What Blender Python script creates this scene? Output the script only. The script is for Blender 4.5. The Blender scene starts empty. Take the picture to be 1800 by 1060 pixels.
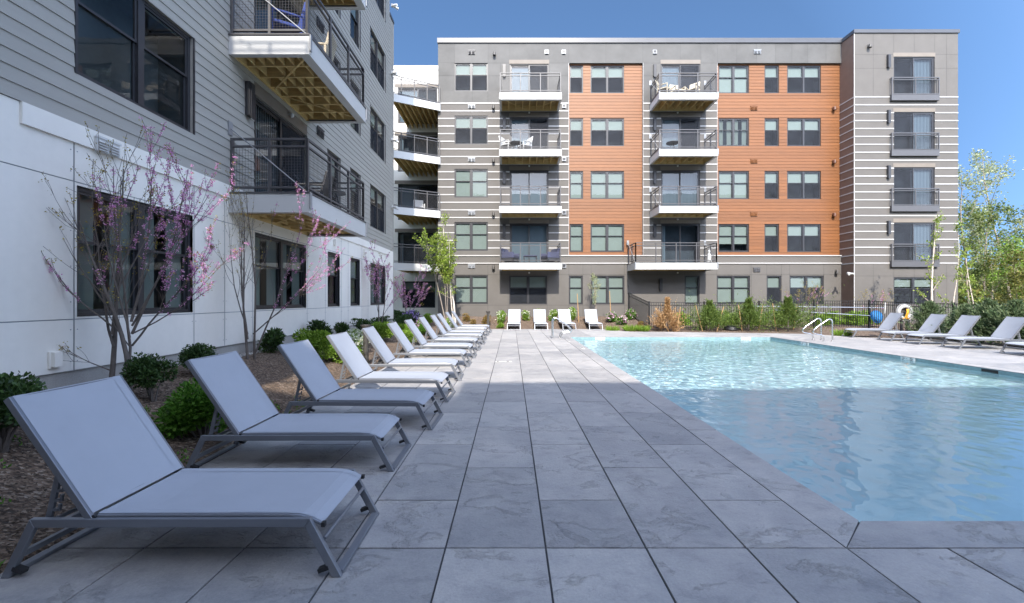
import bpy, bmesh, math, random
import numpy as np
from mathutils import Vector, Matrix
R = math.radians
SC = bpy.context.scene
COL = SC.collection

# ------------------------------------------------------------------ camera, world, sun
CAMZ = 1.53
F = 730.0                      # focal length in photo pixels (photo 1800 px wide)
cam = bpy.data.cameras.new('camera')
cam.sensor_width = 36.0
cam.lens = 36.0 * F / 1800.0
cam.shift_y = -3.5 / 1800.0
cam.shift_x = 1.0 / 1800.0
cam.clip_start = 0.05
cam.clip_end = 2000
camo = bpy.data.objects.new('camera', cam)
camo.location = (0, 0, CAMZ)
camo.rotation_euler = (R(90), 0, 0)
COL.objects.link(camo)
SC.camera = camo

SUN_EL = 41.5
w = bpy.data.worlds.new('World')
SC.world = w
w.use_nodes = True
nt = w.node_tree
sky = nt.nodes.new('ShaderNodeTexSky')
sky.sky_type = 'NISHITA'
sky.sun_disc = False
sky.sun_elevation = R(SUN_EL)
sky.sun_rotation = R(180)
sky.altitude = 200
sky.air_density = 1.0
sky.dust_density = 0.6
sky.ozone_density = 2.0
tc = nt.nodes.new('ShaderNodeTexCoord')
sx = nt.nodes.new('ShaderNodeSeparateXYZ')
mz = nt.nodes.new('ShaderNodeMath')
mz.operation = 'MULTIPLY_ADD'
mz.inputs[1].default_value = 0.75
mz.inputs[2].default_value = 0.26
cx = nt.nodes.new('ShaderNodeCombineXYZ')
nt.links.new(tc.outputs['Generated'], sx.inputs[0])
nt.links.new(sx.outputs[0], cx.inputs[0])
nt.links.new(sx.outputs[1], cx.inputs[1])
nt.links.new(sx.outputs[2], mz.inputs[0])
nt.links.new(mz.outputs[0], cx.inputs[2])
nt.links.new(cx.outputs[0], sky.inputs[0])
# the clear sky is deepest away from the sun (north, where the camera looks)
mr = nt.nodes.new('ShaderNodeMapRange')
mr.inputs[1].default_value = -0.2
mr.inputs[2].default_value = 0.72
mr.inputs[3].default_value = 1.55
mr.inputs[4].default_value = 0.40
nt.links.new(sx.outputs[1], mr.inputs[0])
hs = nt.nodes.new('ShaderNodeHueSaturation')
ms_ = nt.nodes.new('ShaderNodeMapRange')
ms_.inputs[1].default_value = -0.2
ms_.inputs[2].default_value = 0.6
ms_.inputs[3].default_value = 0.63
ms_.inputs[4].default_value = 1.12
nt.links.new(sx.outputs[1], ms_.inputs[0])
nt.links.new(ms_.outputs[0], hs.inputs['Saturation'])
nt.links.new(sky.outputs[0], hs.inputs['Color'])
nt.links.new(mr.outputs[0], hs.inputs['Value'])
nt.links.new(hs.outputs[0], nt.nodes['Background'].inputs[0])
nt.nodes['Background'].inputs[1].default_value = 0.15
sl = bpy.data.lights.new('sun', 'SUN')
sl.energy = 2.0
sl.angle = R(0.5)
sl.color = (1.0, 0.935, 0.84)
so = bpy.data.objects.new('sun', sl)
so.rotation_euler = (R(90 - SUN_EL), 0, R(-0.25))
so.location = (0, -30, 40)
COL.objects.link(so)
SC.view_settings.view_transform = 'Standard'
SC.view_settings.look = 'None'
SC.view_settings.gamma = 1
SC.view_settings.exposure = 2.03
SC.cycles.use_denoising = True
SC.cycles.max_bounces = 8
SC.cycles.transparent_max_bounces = 16
SC.cycles.caustics_reflective = False
SC.cycles.caustics_refractive = True
SC.cycles.sample_clamp_indirect = 6

# ------------------------------------------------------------------ helpers: materials
MATS = {}


def _n(nt, t, **kw):
    n = nt.nodes.new(t)
    for k, v in kw.items():
        setattr(n, k, v)
    return n


def ramp(nt, fac, stops):
    r = _n(nt, 'ShaderNodeValToRGB')
    e = r.color_ramp.elements
    while len(e) < len(stops):
        e.new(0.5)
    for i, (p, c) in enumerate(stops):
        e[i].position = p
        e[i].color = (*c, 1)
    nt.links.new(fac, r.inputs[0])
    return r.outputs[0]


def noise(nt, scale, detail=4, rough=0.55, vec=None, stretch=None, dist=0.0):
    n = _n(nt, 'ShaderNodeTexNoise')
    n.inputs['Scale'].default_value = scale
    n.inputs['Detail'].default_value = detail
    n.inputs['Roughness'].default_value = rough
    n.inputs['Distortion'].default_value = dist
    if vec is None:
        g = _n(nt, 'ShaderNodeNewGeometry')
        vec = g.outputs['Position']
    if stretch:
        m = _n(nt, 'ShaderNodeMapping')
        m.inputs['Scale'].default_value = stretch
        nt.links.new(vec, m.inputs['Vector'])
        vec = m.outputs[0]
    nt.links.new(vec, n.inputs['Vector'])
    return n.outputs['Fac']


def sc(c, k):
    return tuple(min(1, max(0, v * k)) for v in c)


def mat(name, col, rough=0.6, var=0.12, scale=3.0, bump=0.0, bscale=60.0, metal=0.0, stretch=None,
        transl=0.0, island=0.0, spec=0.5, fine=0.0, fscale=120.0):
    """Principled material: colour broken up by world-space noise, optional bump and per-piece tint."""
    m = bpy.data.materials.new(name)
    m.use_nodes = True
    nt = m.node_tree
    b = nt.nodes['Principled BSDF']
    b.inputs['Roughness'].default_value = rough
    b.inputs['Metallic'].default_value = metal
    b.inputs['Specular IOR Level'].default_value = spec
    f = noise(nt, scale, 5, 0.6, stretch=stretch)
    out = ramp(nt, f, [(0.25, sc(col, 1 - var)), (0.75, sc(col, 1 + var))])
    if fine:
        f2 = noise(nt, fscale, 2, 0.6)
        mx = _n(nt, 'ShaderNodeMix', data_type='RGBA', blend_type='MULTIPLY')
        mx.inputs[0].default_value = 1.0
        nt.links.new(out, mx.inputs[6])
        nt.links.new(ramp(nt, f2, [(0.3, (1 - fine,) * 3), (0.7, (1, 1, 1))]), mx.inputs[7])
        out = mx.outputs[2]
    if island:
        g = _n(nt, 'ShaderNodeNewGeometry')
        mx = _n(nt, 'ShaderNodeMix', data_type='RGBA', blend_type='MULTIPLY')
        mx.inputs[0].default_value = 1.0
        nt.links.new(out, mx.inputs[6])
        nt.links.new(ramp(nt, g.outputs['Random Per Island'], [(0, (1 - island,) * 3), (1, (1, 1, 1))]), mx.inputs[7])
        out = mx.outputs[2]
    nt.links.new(out, b.inputs['Base Color'])
    if bump:
        bp = _n(nt, 'ShaderNodeBump')
        bp.inputs['Strength'].default_value = bump
        bp.inputs['Distance'].default_value = 0.01
        nt.links.new(noise(nt, bscale, 4, 0.6, stretch=stretch), bp.inputs['Height'])
        nt.links.new(bp.outputs[0], b.inputs['Normal'])
    if transl:
        t = _n(nt, 'ShaderNodeBsdfTranslucent')
        nt.links.new(out, t.inputs[0])
        ms = _n(nt, 'ShaderNodeMixShader')
        ms.inputs[0].default_value = transl
        nt.links.new(b.outputs[0], ms.inputs[1])
        nt.links.new(t.outputs[0], ms.inputs[2])
        nt.links.new(ms.outputs[0], nt.nodes['Material Output'].inputs[0])
    MATS[name] = m
    return m


def leafmat(name, stops, transl=0.35):
    m = bpy.data.materials.new(name)
    m.use_nodes = True
    nt = m.node_tree
    b = nt.nodes['Principled BSDF']
    b.inputs['Roughness'].default_value = 0.5
    b.inputs['Specular IOR Level'].default_value = 0.3
    g = _n(nt, 'ShaderNodeNewGeometry')
    n = len(stops)
    out = ramp(nt, g.outputs['Random Per Island'], [(i / (n - 1), c) for i, c in enumerate(stops)])
    nt.links.new(out, b.inputs['Base Color'])
    t = _n(nt, 'ShaderNodeBsdfTranslucent')
    nt.links.new(out, t.inputs[0])
    ms = _n(nt, 'ShaderNodeMixShader')
    ms.inputs[0].default_value = transl
    nt.links.new(b.outputs[0], ms.inputs[1])
    nt.links.new(t.outputs[0], ms.inputs[2])
    nt.links.new(ms.outputs[0], nt.nodes['Material Output'].inputs[0])
    MATS[name] = m
    return m


def facing_reflect(nt, r0, normal=None):
    lw = _n(nt, 'ShaderNodeLayerWeight')
    lw.inputs[0].default_value = 0.5
    if normal is not None:
        nt.links.new(normal, lw.inputs['Normal'])
    p = _n(nt, 'ShaderNodeMath', operation='POWER')
    p.inputs[1].default_value = 5.0
    nt.links.new(lw.outputs['Facing'], p.inputs[0])
    ma = _n(nt, 'ShaderNodeMath', operation='MULTIPLY_ADD')
    ma.inputs[1].default_value = 1 - r0
    ma.inputs[2].default_value = r0
    nt.links.new(p.outputs[0], ma.inputs[0])
    return ma.outputs[0]


def glassmat(name, tint, ior=1.7, rough=0.0, bump=0.0):
    m = bpy.data.materials.new(name)
    m.use_nodes = True
    nt = m.node_tree
    nt.nodes.remove(nt.nodes['Principled BSDF'])
    tr = _n(nt, 'ShaderNodeBsdfTransparent')
    tr.inputs[0].default_value = (*tint, 1)
    gl = _n(nt, 'ShaderNodeBsdfGlossy')
    gl.inputs['Roughness'].default_value = rough
    if bump:
        bp = _n(nt, 'ShaderNodeBump')
        bp.inputs['Strength'].default_value = bump
        bp.inputs['Distance'].default_value = 0.02
        nt.links.new(noise(nt, 1.6, 2, 0.5), bp.inputs['Height'])
        nt.links.new(bp.outputs[0], gl.inputs['Normal'])
    ms = _n(nt, 'ShaderNodeMixShader')
    nt.links.new(facing_reflect(nt, ((ior - 1) / (ior + 1)) ** 2), ms.inputs[0])
    nt.links.new(tr.outputs[0], ms.inputs[1])
    nt.links.new(gl.outputs[0], ms.inputs[2])
    nt.links.new(ms.outputs[0], nt.nodes['Material Output'].inputs[0])
    MATS[name] = m
    return m


# ------------------------------------------------------------------ helpers: objects
KIDS = {}


def link(o, parent=None):
    COL.objects.link(o)
    if parent is not None:
        o.parent = parent
        KIDS.setdefault(parent.name, []).append(o)
    return o


def tag(o, label=None, cat=None, group=None, kind=None):
    if label:
        o['label'] = label
    if cat:
        o['category'] = cat
    if group:
        o['group'] = group
    if kind:
        o['kind'] = kind
    return o


def thing(name, label, cat, loc=(0, 0, 0), rz=0.0, group=None):
    o = bpy.data.objects.new(name, None)
    o.empty_display_size = 0.1
    o.location = loc
    o.rotation_euler = (0, 0, rz)
    link(o)
    return tag(o, label, cat, group)


def put(name, me, parent=None, loc=(0, 0, 0), rz=0.0):
    o = bpy.data.objects.new(name, me)
    o.location = loc
    o.rotation_euler = (0, 0, rz)
    return link(o, parent)


def dup(root, loc=None, rz=None, label=None, group=None, scale=None):
    def rec(o, parent):
        c = o.copy()
        link(c, parent)
        for k in list(KIDS.get(o.name, [])):
            rec(k, c)
        return c
    r = rec(root, None)
    if loc is not None:
        r.location = loc
    if rz is not None:
        r.rotation_euler = (0, 0, rz)
    if scale is not None:
        r.scale = scale
    if label:
        r['label'] = label
    if group:
        r['group'] = group
    return r


class MB:
    def __init__(s):
        s.v, s.f, s.m = [], [], []

    def face(s, pts, m=0):
        k = len(s.v)
        s.v += [tuple(p) for p in pts]
        s.f.append(tuple(range(k, k + len(pts))))
        s.m.append(m)

    def box(s, x0, x1, y0, y1, z0, z1, m=0):
        k = len(s.v)
        s.v += [(x0, y0, z0), (x1, y0, z0), (x1, y1, z0), (x0, y1, z0), (x0, y0, z1), (x1, y0, z1), (x1, y1, z1), (x0, y1, z1)]
        for q in ((0, 3, 2, 1), (4, 5, 6, 7), (0, 1, 5, 4), (1, 2, 6, 5), (2, 3, 7, 6), (3, 0, 4, 7)):
            s.f.append(tuple(k + i for i in q))
            s.m.append(m)

    def bar(s, p, q, wd, ht, m=0, up=(0, 0, 1)):
        p, q = Vector(p), Vector(q)
        d = (q - p).normalized()
        u = Vector(up)
        if abs(d.dot(u)) > 0.99:
            u = Vector((1, 0, 0))
        sx = d.cross(u).normalized() * (wd / 2)
        sz = sx.cross(d).normalized() * (ht / 2)
        k = len(s.v)
        for c in (p, q):
            s.v += [tuple(c - sx - sz), tuple(c + sx - sz), tuple(c + sx + sz), tuple(c - sx + sz)]
        for fq in ((3, 2, 1, 0), (4, 5, 6, 7), (0, 1, 5, 4), (1, 2, 6, 5), (2, 3, 7, 6), (3, 0, 4, 7)):
            s.f.append(tuple(k + i for i in fq))
            s.m.append(m)

    def prism(s, poly, a0, a1, axis='y', m=0):
        """poly of (u, z) extruded along an axis: 'y' -> u is x; 'x' -> u is y; 'z' -> poly is (x, y)."""
        def P(u, z, a):
            return (u, a, z) if axis == 'y' else ((a, u, z) if axis == 'x' else (u, z, a))
        k, n = len(s.v), len(poly)
        s.v += [P(u, z, a0) for u, z in poly] + [P(u, z, a1) for u, z in poly]
        s.f.append(tuple(range(k, k + n)))
        s.f.append(tuple(range(k + 2 * n - 1, k + n - 1, -1)))
        s.m += [m, m]
        for i in range(n):
            j = (i + 1) % n
            s.f.append((k + i, k + n + i, k + n + j, k + j))
            s.m.append(m)

    def tube(s, pts, r, n=8, m=0, cap=True):
        pts = [Vector(p) for p in pts]
        rr = r if isinstance(r, (list, tuple)) else [r] * len(pts)
        prev = None
        k0 = len(s.v)
        for i, p in enumerate(pts):
            a = pts[max(0, i - 1)]
            b = pts[min(len(pts) - 1, i + 1)]
            d = (b - a)
            d = d.normalized() if d.length > 1e-9 else Vector((0, 0, 1))
            if prev is None:
                u = Vector((0, 0, 1)) if abs(d.z) < 0.9 else Vector((1, 0, 0))
                u = (u - d * u.dot(d)).normalized()
            else:
                u = prev - d * prev.dot(d)
                u = u.normalized() if u.length > 1e-6 else d.orthogonal().normalized()
            prev = u
            t = d.cross(u)
            for j in range(n):
                an = 2 * math.pi * j / n
                s.v.append(tuple(p + (u * math.cos(an) + t * math.sin(an)) * rr[i]))
        for i in range(len(pts) - 1):
            for j in range(n):
                a, b = k0 + i * n + j, k0 + i * n + (j + 1) % n
                s.f.append((a, b, b + n, a + n))
                s.m.append(m)
        if cap:
            s.f.append(tuple(k0 + n - 1 - j for j in range(n)))
            s.f.append(tuple(k0 + (len(pts) - 1) * n + j for j in range(n)))
            s.m += [m, m]

    def lathe(s, prof, n=16, cx=0, cy=0, m=0):
        k0 = len(s.v)
        for r_, z in prof:
            for j in range(n):
                a = 2 * math.pi * j / n
                s.v.append((cx + r_ * math.cos(a), cy + r_ * math.sin(a), z))
        for i in range(len(prof) - 1):
            for j in range(n):
                a, b = k0 + i * n + j, k0 + i * n + (j + 1) % n
                s.f.append((a, b, b + n, a + n))
                s.m.append(m)

    def mesh(s, name, mats, smooth=None):
        me = bpy.data.meshes.new(name)
        me.from_pydata(s.v, [], s.f)
        for mt in (mats if isinstance(mats, (list, tuple)) else [mats]):
            me.materials.append(mt)
        me.polygons.foreach_set('material_index', s.m)
        if smooth is not None:
            me.shade_smooth()
            me.set_sharp_from_angle(angle=R(smooth))
        me.update()
        return me

    def build(s, name, mats, parent=None, loc=(0, 0, 0), rz=0.0, smooth=None, bevel=0):
        o = put(name, s.mesh(name, mats, smooth), parent, loc, rz)
        if bevel:
            b = o.modifiers.new('bevel', 'BEVEL')
            b.width = bevel
            b.segments = 2
            b.limit_method = 'ANGLE'
            b.angle_limit = R(40)
        return o


def quads_mesh(name, V, mats, idx=None):
    """V: (n, 4, 3) array of loose quads."""
    n = len(V)
    me = bpy.data.meshes.new(name)
    me.vertices.add(n * 4)
    me.vertices.foreach_set('co', V.reshape(-1).astype(np.float32))
    me.loops.add(n * 4)
    me.loops.foreach_set('vertex_index', np.arange(n * 4, dtype=np.int32))
    me.polygons.add(n)
    me.polygons.foreach_set('loop_start', np.arange(0, n * 4, 4, dtype=np.int32))
    for mt in (mats if isinstance(mats, (list, tuple)) else [mats]):
        me.materials.append(mt)
    if idx is not None:
        me.polygons.foreach_set('material_index', np.asarray(idx, dtype=np.int32))
    me.update(calc_edges=True)
    me.validate()
    return me


def leaves(rng, P, size, aspect=0.55, out=None, outw=0.6, droop=0.0, jitter=0.35):
    """Leaf quads (diamond, slightly folded) at points P; out = preferred direction of each leaf's axis."""
    n = len(P)
    a = rng.normal(size=(n, 3))
    if out is not None:
        a = a * (1 - outw) + out * outw * 1.6
    a[:, 2] -= droop
    a /= np.linalg.norm(a, axis=1, keepdims=True) + 1e-9
    b = np.cross(a, rng.normal(size=(n, 3)))
    b /= np.linalg.norm(b, axis=1, keepdims=True) + 1e-9
    c = np.cross(a, b)
    s = size * (1 + jitter * rng.uniform(-1, 1, size=(n, 1)))
    L, W = s, s * aspect * 0.5
    V = np.stack([P, P + a * L * 0.5 + b * W + c * W * 0.25, P + a * L, P + a * L * 0.5 - b * W + c * W * 0.25], axis=1)
    return V


# ------------------------------------------------------------------ materials
M = {}
M['grey_panel'] = mat('grey_panel', (0.108, 0.099, 0.090), 0.75, 0.09, 1.2, 0.05, 200, fine=0.06)
M['grey_top'] = mat('grey_top', (0.106, 0.103, 0.098), 0.6, 0.2, 0.9, 0.05, 200, island=0.16, spec=.22)
M['joint'] = mat('joint', (0.045, 0.045, 0.048), 0.8)
M['strip'] = mat('strip', (0.40, 0.39, 0.38), 0.4, 0.04)
M['orange'] = mat('orange_siding', (0.192, 0.075, 0.025), 0.5, 0.16, 2.0, 0.25, 40, stretch=(1.0, 1.0, 14.0), island=0.2, spec=.35)
M['siding'] = mat('grey_lap_siding', (0.36, 0.345, 0.312), 0.6, 0.06, 1.5, 0.15, 90, stretch=(1.0, 0.6, 8.0), fine=0.05, island=0.06)
M['white_panel'] = mat('white_panel', (0.80, 0.77, 0.71), 0.6, 0.06, 0.9, 0.04, 220, stretch=(1.0, 1.6, 0.5), fine=0.03, fscale=9)
M['white_metal'] = mat('white_metal', (0.52, 0.52, 0.51), 0.4, 0.03, 2.0)
M['frame'] = mat('dark_frame', (0.028, 0.028, 0.032), 0.4, 0.1, 6)
M['rail'] = mat('rail_metal', (0.072, 0.070, 0.074), 0.45, 0.08, 6)
M['cap'] = mat('roof_cap', (0.06, 0.062, 0.07), 0.4, 0.1, 2)
M['interior'] = mat('room_interior', (0.055, 0.06, 0.068), 0.9, 0.4, 1.2)
M['blind'] = mat('roller_blind', (0.20, 0.208, 0.194), 0.8, 0.05, 2.5)
M['slats'] = mat('vertical_blind', (0.15, 0.165, 0.175), 0.7, 0.06, 3.0)
M['screen'] = mat('insect_screen', (0.026, 0.029, 0.036), 0.8, 0.35, 2.2, 0.6, 6, spec=.15)
_s = M['screen'].node_tree
_t = _s.nodes.new('ShaderNodeBsdfTransparent')
_m = _s.nodes.new('ShaderNodeMixShader')
_m.inputs[0].default_value = .38
_s.links.new(_s.nodes['Principled BSDF'].outputs[0], _m.inputs[1])
_s.links.new(_t.outputs[0], _m.inputs[2])
_s.links.new(_m.outputs[0], _s.nodes['Material Output'].inputs[0])
M['beige'] = mat('beige_panel', (0.17, 0.145, 0.12), 0.7, 0.08, 2)
M['wood'] = mat('joist_wood', (0.62, 0.45, 0.19), 0.7, 0.25, 3.0, 0.2, 30, stretch=(1, 1, 6))
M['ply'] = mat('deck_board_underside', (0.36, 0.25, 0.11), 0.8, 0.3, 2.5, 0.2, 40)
M['concrete'] = mat('foundation_concrete', (0.40, 0.385, 0.36), 0.9, 0.14, 3.0, 0.4, 80, fine=0.2)
M['steel'] = mat('brushed_steel', (0.62, 0.62, 0.62), 0.22, 0.05, 8, metal=1.0)
M['black'] = mat('black_metal', (0.012, 0.012, 0.013), 0.45, 0.1, 6)
M['black_plastic'] = mat('black_plastic', (0.015, 0.015, 0.017), 0.5, 0.1, 6)
M['lamp_grey'] = mat('lamp_grey', (0.06, 0.055, 0.05), 0.5, 0.1, 6)
M['chair_frame'] = mat('lounger_aluminium', (0.20, 0.212, 0.238), 0.34, 0.05, 5, metal=0.4, spec=0.6)
M['sling'] = mat('lounger_mesh_fabric', (0.40, 0.425, 0.475), 0.6, 0.035, 4, 0.25, 420, transl=0.12, fine=0.05, fscale=500)
M['bark'] = mat('bark', (0.125, 0.105, 0.092), 0.85, 0.3, 14, 0.6, 60, stretch=(1, 1, 0.4))
M['bark_light'] = mat('twig_bark', (0.26, 0.215, 0.175), 0.85, 0.3, 14, 0.4, 60)
M['birch'] = mat('birch_bark', (0.60, 0.53, 0.45), 0.75, 0.3, 9, 0.4, 50, stretch=(1, 1, 3))
M['stake'] = mat('stake_wood', (0.36, 0.22, 0.10), 0.8, 0.15, 6, 0.2, 60, stretch=(4, 4, 1))
M['tile'] = mat('waterline_tile', (0.22, 0.33, 0.35), 0.25, 0.25, 9, 0.0)
M['basin'] = mat('pool_plaster', (0.52, 0.67, 0.71), 0.7, 0.06, 1.4)
M['white_tile'] = mat('white_tile', (0.78, 0.78, 0.76), 0.3, 0.05, 10)
M['cush_blue'] = mat('navy_cushion', (0.05, 0.055, 0.10), 0.9, 0.15, 8)
M['cream'] = mat('cream_wicker', (0.55, 0.48, 0.36), 0.8, 0.25, 60, 0.5, 120)
M['blue_cloth'] = mat('blue_cloth', (0.03, 0.055, 0.22), 0.85, 0.15, 6)
M['net_blue'] = mat('net_blue', (0.03, 0.22, 0.55), 0.7, 0.2, 30, transl=0.4)
M['yellow'] = mat('rope_yellow', (0.72, 0.33, 0.02), 0.6, 0.2, 30)
M['flashing'] = mat('flashing', (0.26, 0.27, 0.285), 0.45, 0.08, 3, metal=0.3)
M['soil_light'] = mat('pebble', (0.42, 0.40, 0.37), 0.9, 0.2, 6, island=0.6)
M['chip'] = mat('bark_chip', (0.24, 0.175, 0.125), 0.9, 0.2, 9, island=0.8)
M['glass'] = glassmat('window_glass', (0.80, 0.88, 0.87), 1.45, 0.0, 0.06)
M['glass_blue'] = glassmat('door_glass', (0.70, 0.80, 0.86), 1.65, 0.0, 0.05)
M['leaf_dark'] = leafmat('leaf_dark', [(0.018, 0.042, 0.012), (0.045, 0.09, 0.024), (0.085, 0.145, 0.04)], 0.3)
M['leaf_mid'] = leafmat('leaf_mid', [(0.05, 0.13, 0.015), (0.10, 0.24, 0.028), (0.18, 0.35, 0.05)], 0.42)
M['leaf_lime'] = leafmat('leaf_lime', [(0.10, 0.19, 0.02), (0.19, 0.32, 0.035), (0.30, 0.42, 0.07)], 0.4)
M['leaf_spring'] = leafmat('leaf_spring', [(0.16, 0.24, 0.03), (0.26, 0.36, 0.05), (0.38, 0.44, 0.10)], 0.45)
M['leaf_pale'] = leafmat('leaf_pale', [(0.20, 0.24, 0.10), (0.32, 0.36, 0.17), (0.46, 0.46, 0.28)], 0.4)
M['leaf_bg'] = leafmat('leaf_woods', [(0.07, 0.105, 0.025), (0.16, 0.21, 0.055), (0.28, 0.32, 0.11)], 0.5)
M['leaf_olive'] = leafmat('leaf_olive', [(0.09, 0.10, 0.02), (0.17, 0.17, 0.04), (0.26, 0.23, 0.07)], 0.4)
M['needle'] = leafmat('needle', [(0.05, 0.09, 0.018), (0.11, 0.17, 0.032), (0.20, 0.26, 0.07)], 0.35)
M['needle_blue'] = leafmat('needle_blue', [(0.06, 0.105, 0.045), (0.13, 0.19, 0.085), (0.26, 0.31, 0.17)], 0.4)
M['needle_dead'] = leafmat('needle_dead', [(0.22, 0.12, 0.05), (0.38, 0.22, 0.10), (0.52, 0.35, 0.18)], 0.25)
M['rust_leaf'] = leafmat('rust_leaf', [(0.16, 0.08, 0.03), (0.26, 0.16, 0.05), (0.25, 0.24, 0.06)], 0.3)
M['blossom'] = leafmat('blossom', [(0.55, 0.18, 0.46), (0.75, 0.36, 0.62), (0.88, 0.60, 0.78)], 0.45)
M['bud'] = leafmat('bud_leaf', [(0.22, 0.16, 0.03), (0.34, 0.27, 0.05), (0.42, 0.36, 0.09)], 0.4)
M['flower_white'] = leafmat('flower_white', [(0.55, 0.58, 0.38), (0.75, 0.76, 0.62), (0.80, 0.80, 0.74)], 0.3)
M['flower_pink'] = leafmat('flower_pink', [(0.42, 0.20, 0.30), (0.55, 0.36, 0.44), (0.60, 0.50, 0.55)], 0.3)
M['flower_purple'] = leafmat('flower_purple', [(0.22, 0.15, 0.42), (0.34, 0.25, 0.55), (0.45, 0.35, 0.6)], 0.3)


def paver_material():
    m = bpy.data.materials.new('stamped_stone')
    m.use_nodes = True
    nt = m.node_tree
    b = nt.nodes['Principled BSDF']
    g = _n(nt, 'ShaderNodeNewGeometry')
    pos = g.outputs['Position']
    # every paver shifts the pattern, so no two are alike
    cmb = _n(nt, 'ShaderNodeCombineXYZ')
    mu = _n(nt, 'ShaderNodeMath', operation='MULTIPLY')
    mu.inputs[1].default_value = 37.0
    nt.links.new(g.outputs['Random Per Island'], mu.inputs[0])
    nt.links.new(mu.outputs[0], cmb.inputs[0])
    nt.links.new(mu.outputs[0], cmb.inputs[2])
    ad = _n(nt, 'ShaderNodeVectorMath', operation='ADD')
    nt.links.new(pos, ad.inputs[0])
    nt.links.new(cmb.outputs[0], ad.inputs[1])
    v = ad.outputs[0]
    big = noise(nt, 1.3, 5, 0.6, v, dist=0.8)
    mid = noise(nt, 4.2, 8, 0.7, v, (1.0, 1.5, 1.0), 0.3)
    fine = noise(nt, 70, 4, 0.7, v)
    c1 = ramp(nt, big, [(0.28, (0.345, 0.34, 0.335)), (0.72, (0.49, 0.465, 0.435))])
    c2 = ramp(nt, mid, [(0.28, (0.56, 0.58, 0.62)), (0.46, (0.88, 0.88, 0.90)), (0.62, (1, 1, 0.99)), (0.8, (0.88, 0.87, 0.88))])
    mx = _n(nt, 'ShaderNodeMix', data_type='RGBA', blend_type='MULTIPLY')
    mx.inputs[0].default_value = 0.85
    nt.links.new(c1, mx.inputs[6])
    nt.links.new(c2, mx.inputs[7])
    mx2 = _n(nt, 'ShaderNodeMix', data_type='RGBA', blend_type='MULTIPLY')
    mx2.inputs[0].default_value = 1
    nt.links.new(mx.outputs[2], mx2.inputs[6])
    nt.links.new(ramp(nt, fine, [(0.3, (0.84, 0.84, 0.85)), (0.65, (1, 1, 1))]), mx2.inputs[7])
    mx3 = _n(nt, 'ShaderNodeMix', data_type='RGBA', blend_type='MULTIPLY')
    mx3.inputs[0].default_value = 1
    nt.links.new(mx2.outputs[2], mx3.inputs[6])
    nt.links.new(ramp(nt, g.outputs['Random Per Island'], [(0, (0.76, 0.77, 0.79)), (0.5, (0.93, 0.92, 0.92)), (1, (1, 1, 1))]), mx3.inputs[7])
    nt.links.new(mx3.outputs[2], b.inputs['Base Color'])
    b.inputs['Roughness'].default_value = 0.62
    nt.links.new(ramp(nt, mid, [(0.3, (0.42,) * 3), (0.7, (0.7,) * 3)]), b.inputs['Roughness'])
    # cleft slate relief: shallow terraces with sharp little steps, plus grain
    ter = noise(nt, 2.1, 9, 0.66, v, (1.0, 1.5, 1.0), 0.35)
    mm = _n(nt, 'ShaderNodeMath', operation='MULTIPLY')
    mm.inputs[1].default_value = 3.2
    nt.links.new(ter, mm.inputs[0])
    fr_ = _n(nt, 'ShaderNodeMath', operation='FRACT')
    nt.links.new(mm.outputs[0], fr_.inputs[0])
    fl = _n(nt, 'ShaderNodeMath', operation='FLOOR')
    nt.links.new(mm.outputs[0], fl.inputs[0])
    st = _n(nt, 'ShaderNodeMapRange', interpolation_type='SMOOTHSTEP')
    st.inputs[1].default_value = 0.72
    st.inputs[2].default_value = 1.0
    nt.links.new(fr_.outputs[0], st.inputs[0])
    pw = _n(nt, 'ShaderNodeMath', operation='ADD')
    nt.links.new(fl.outputs[0], pw.inputs[0])
    nt.links.new(st.outputs[0], pw.inputs[1])
    a1 = _n(nt, 'ShaderNodeMath', operation='MULTIPLY_ADD')
    a1.inputs[1].default_value = 0.8
    nt.links.new(noise(nt, 26, 6, 0.72, v), a1.inputs[0])
    nt.links.new(pw.outputs[0], a1.inputs[2])
    bp = _n(nt, 'ShaderNodeBump')
    bp.inputs['Strength'].default_value = 0.9
    bp.inputs['Distance'].default_value = 0.010
    nt.links.new(a1.outputs[0], bp.inputs['Height'])
    nt.links.new(bp.outputs[0], b.inputs['Normal'])
    M['paver'] = m


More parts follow.
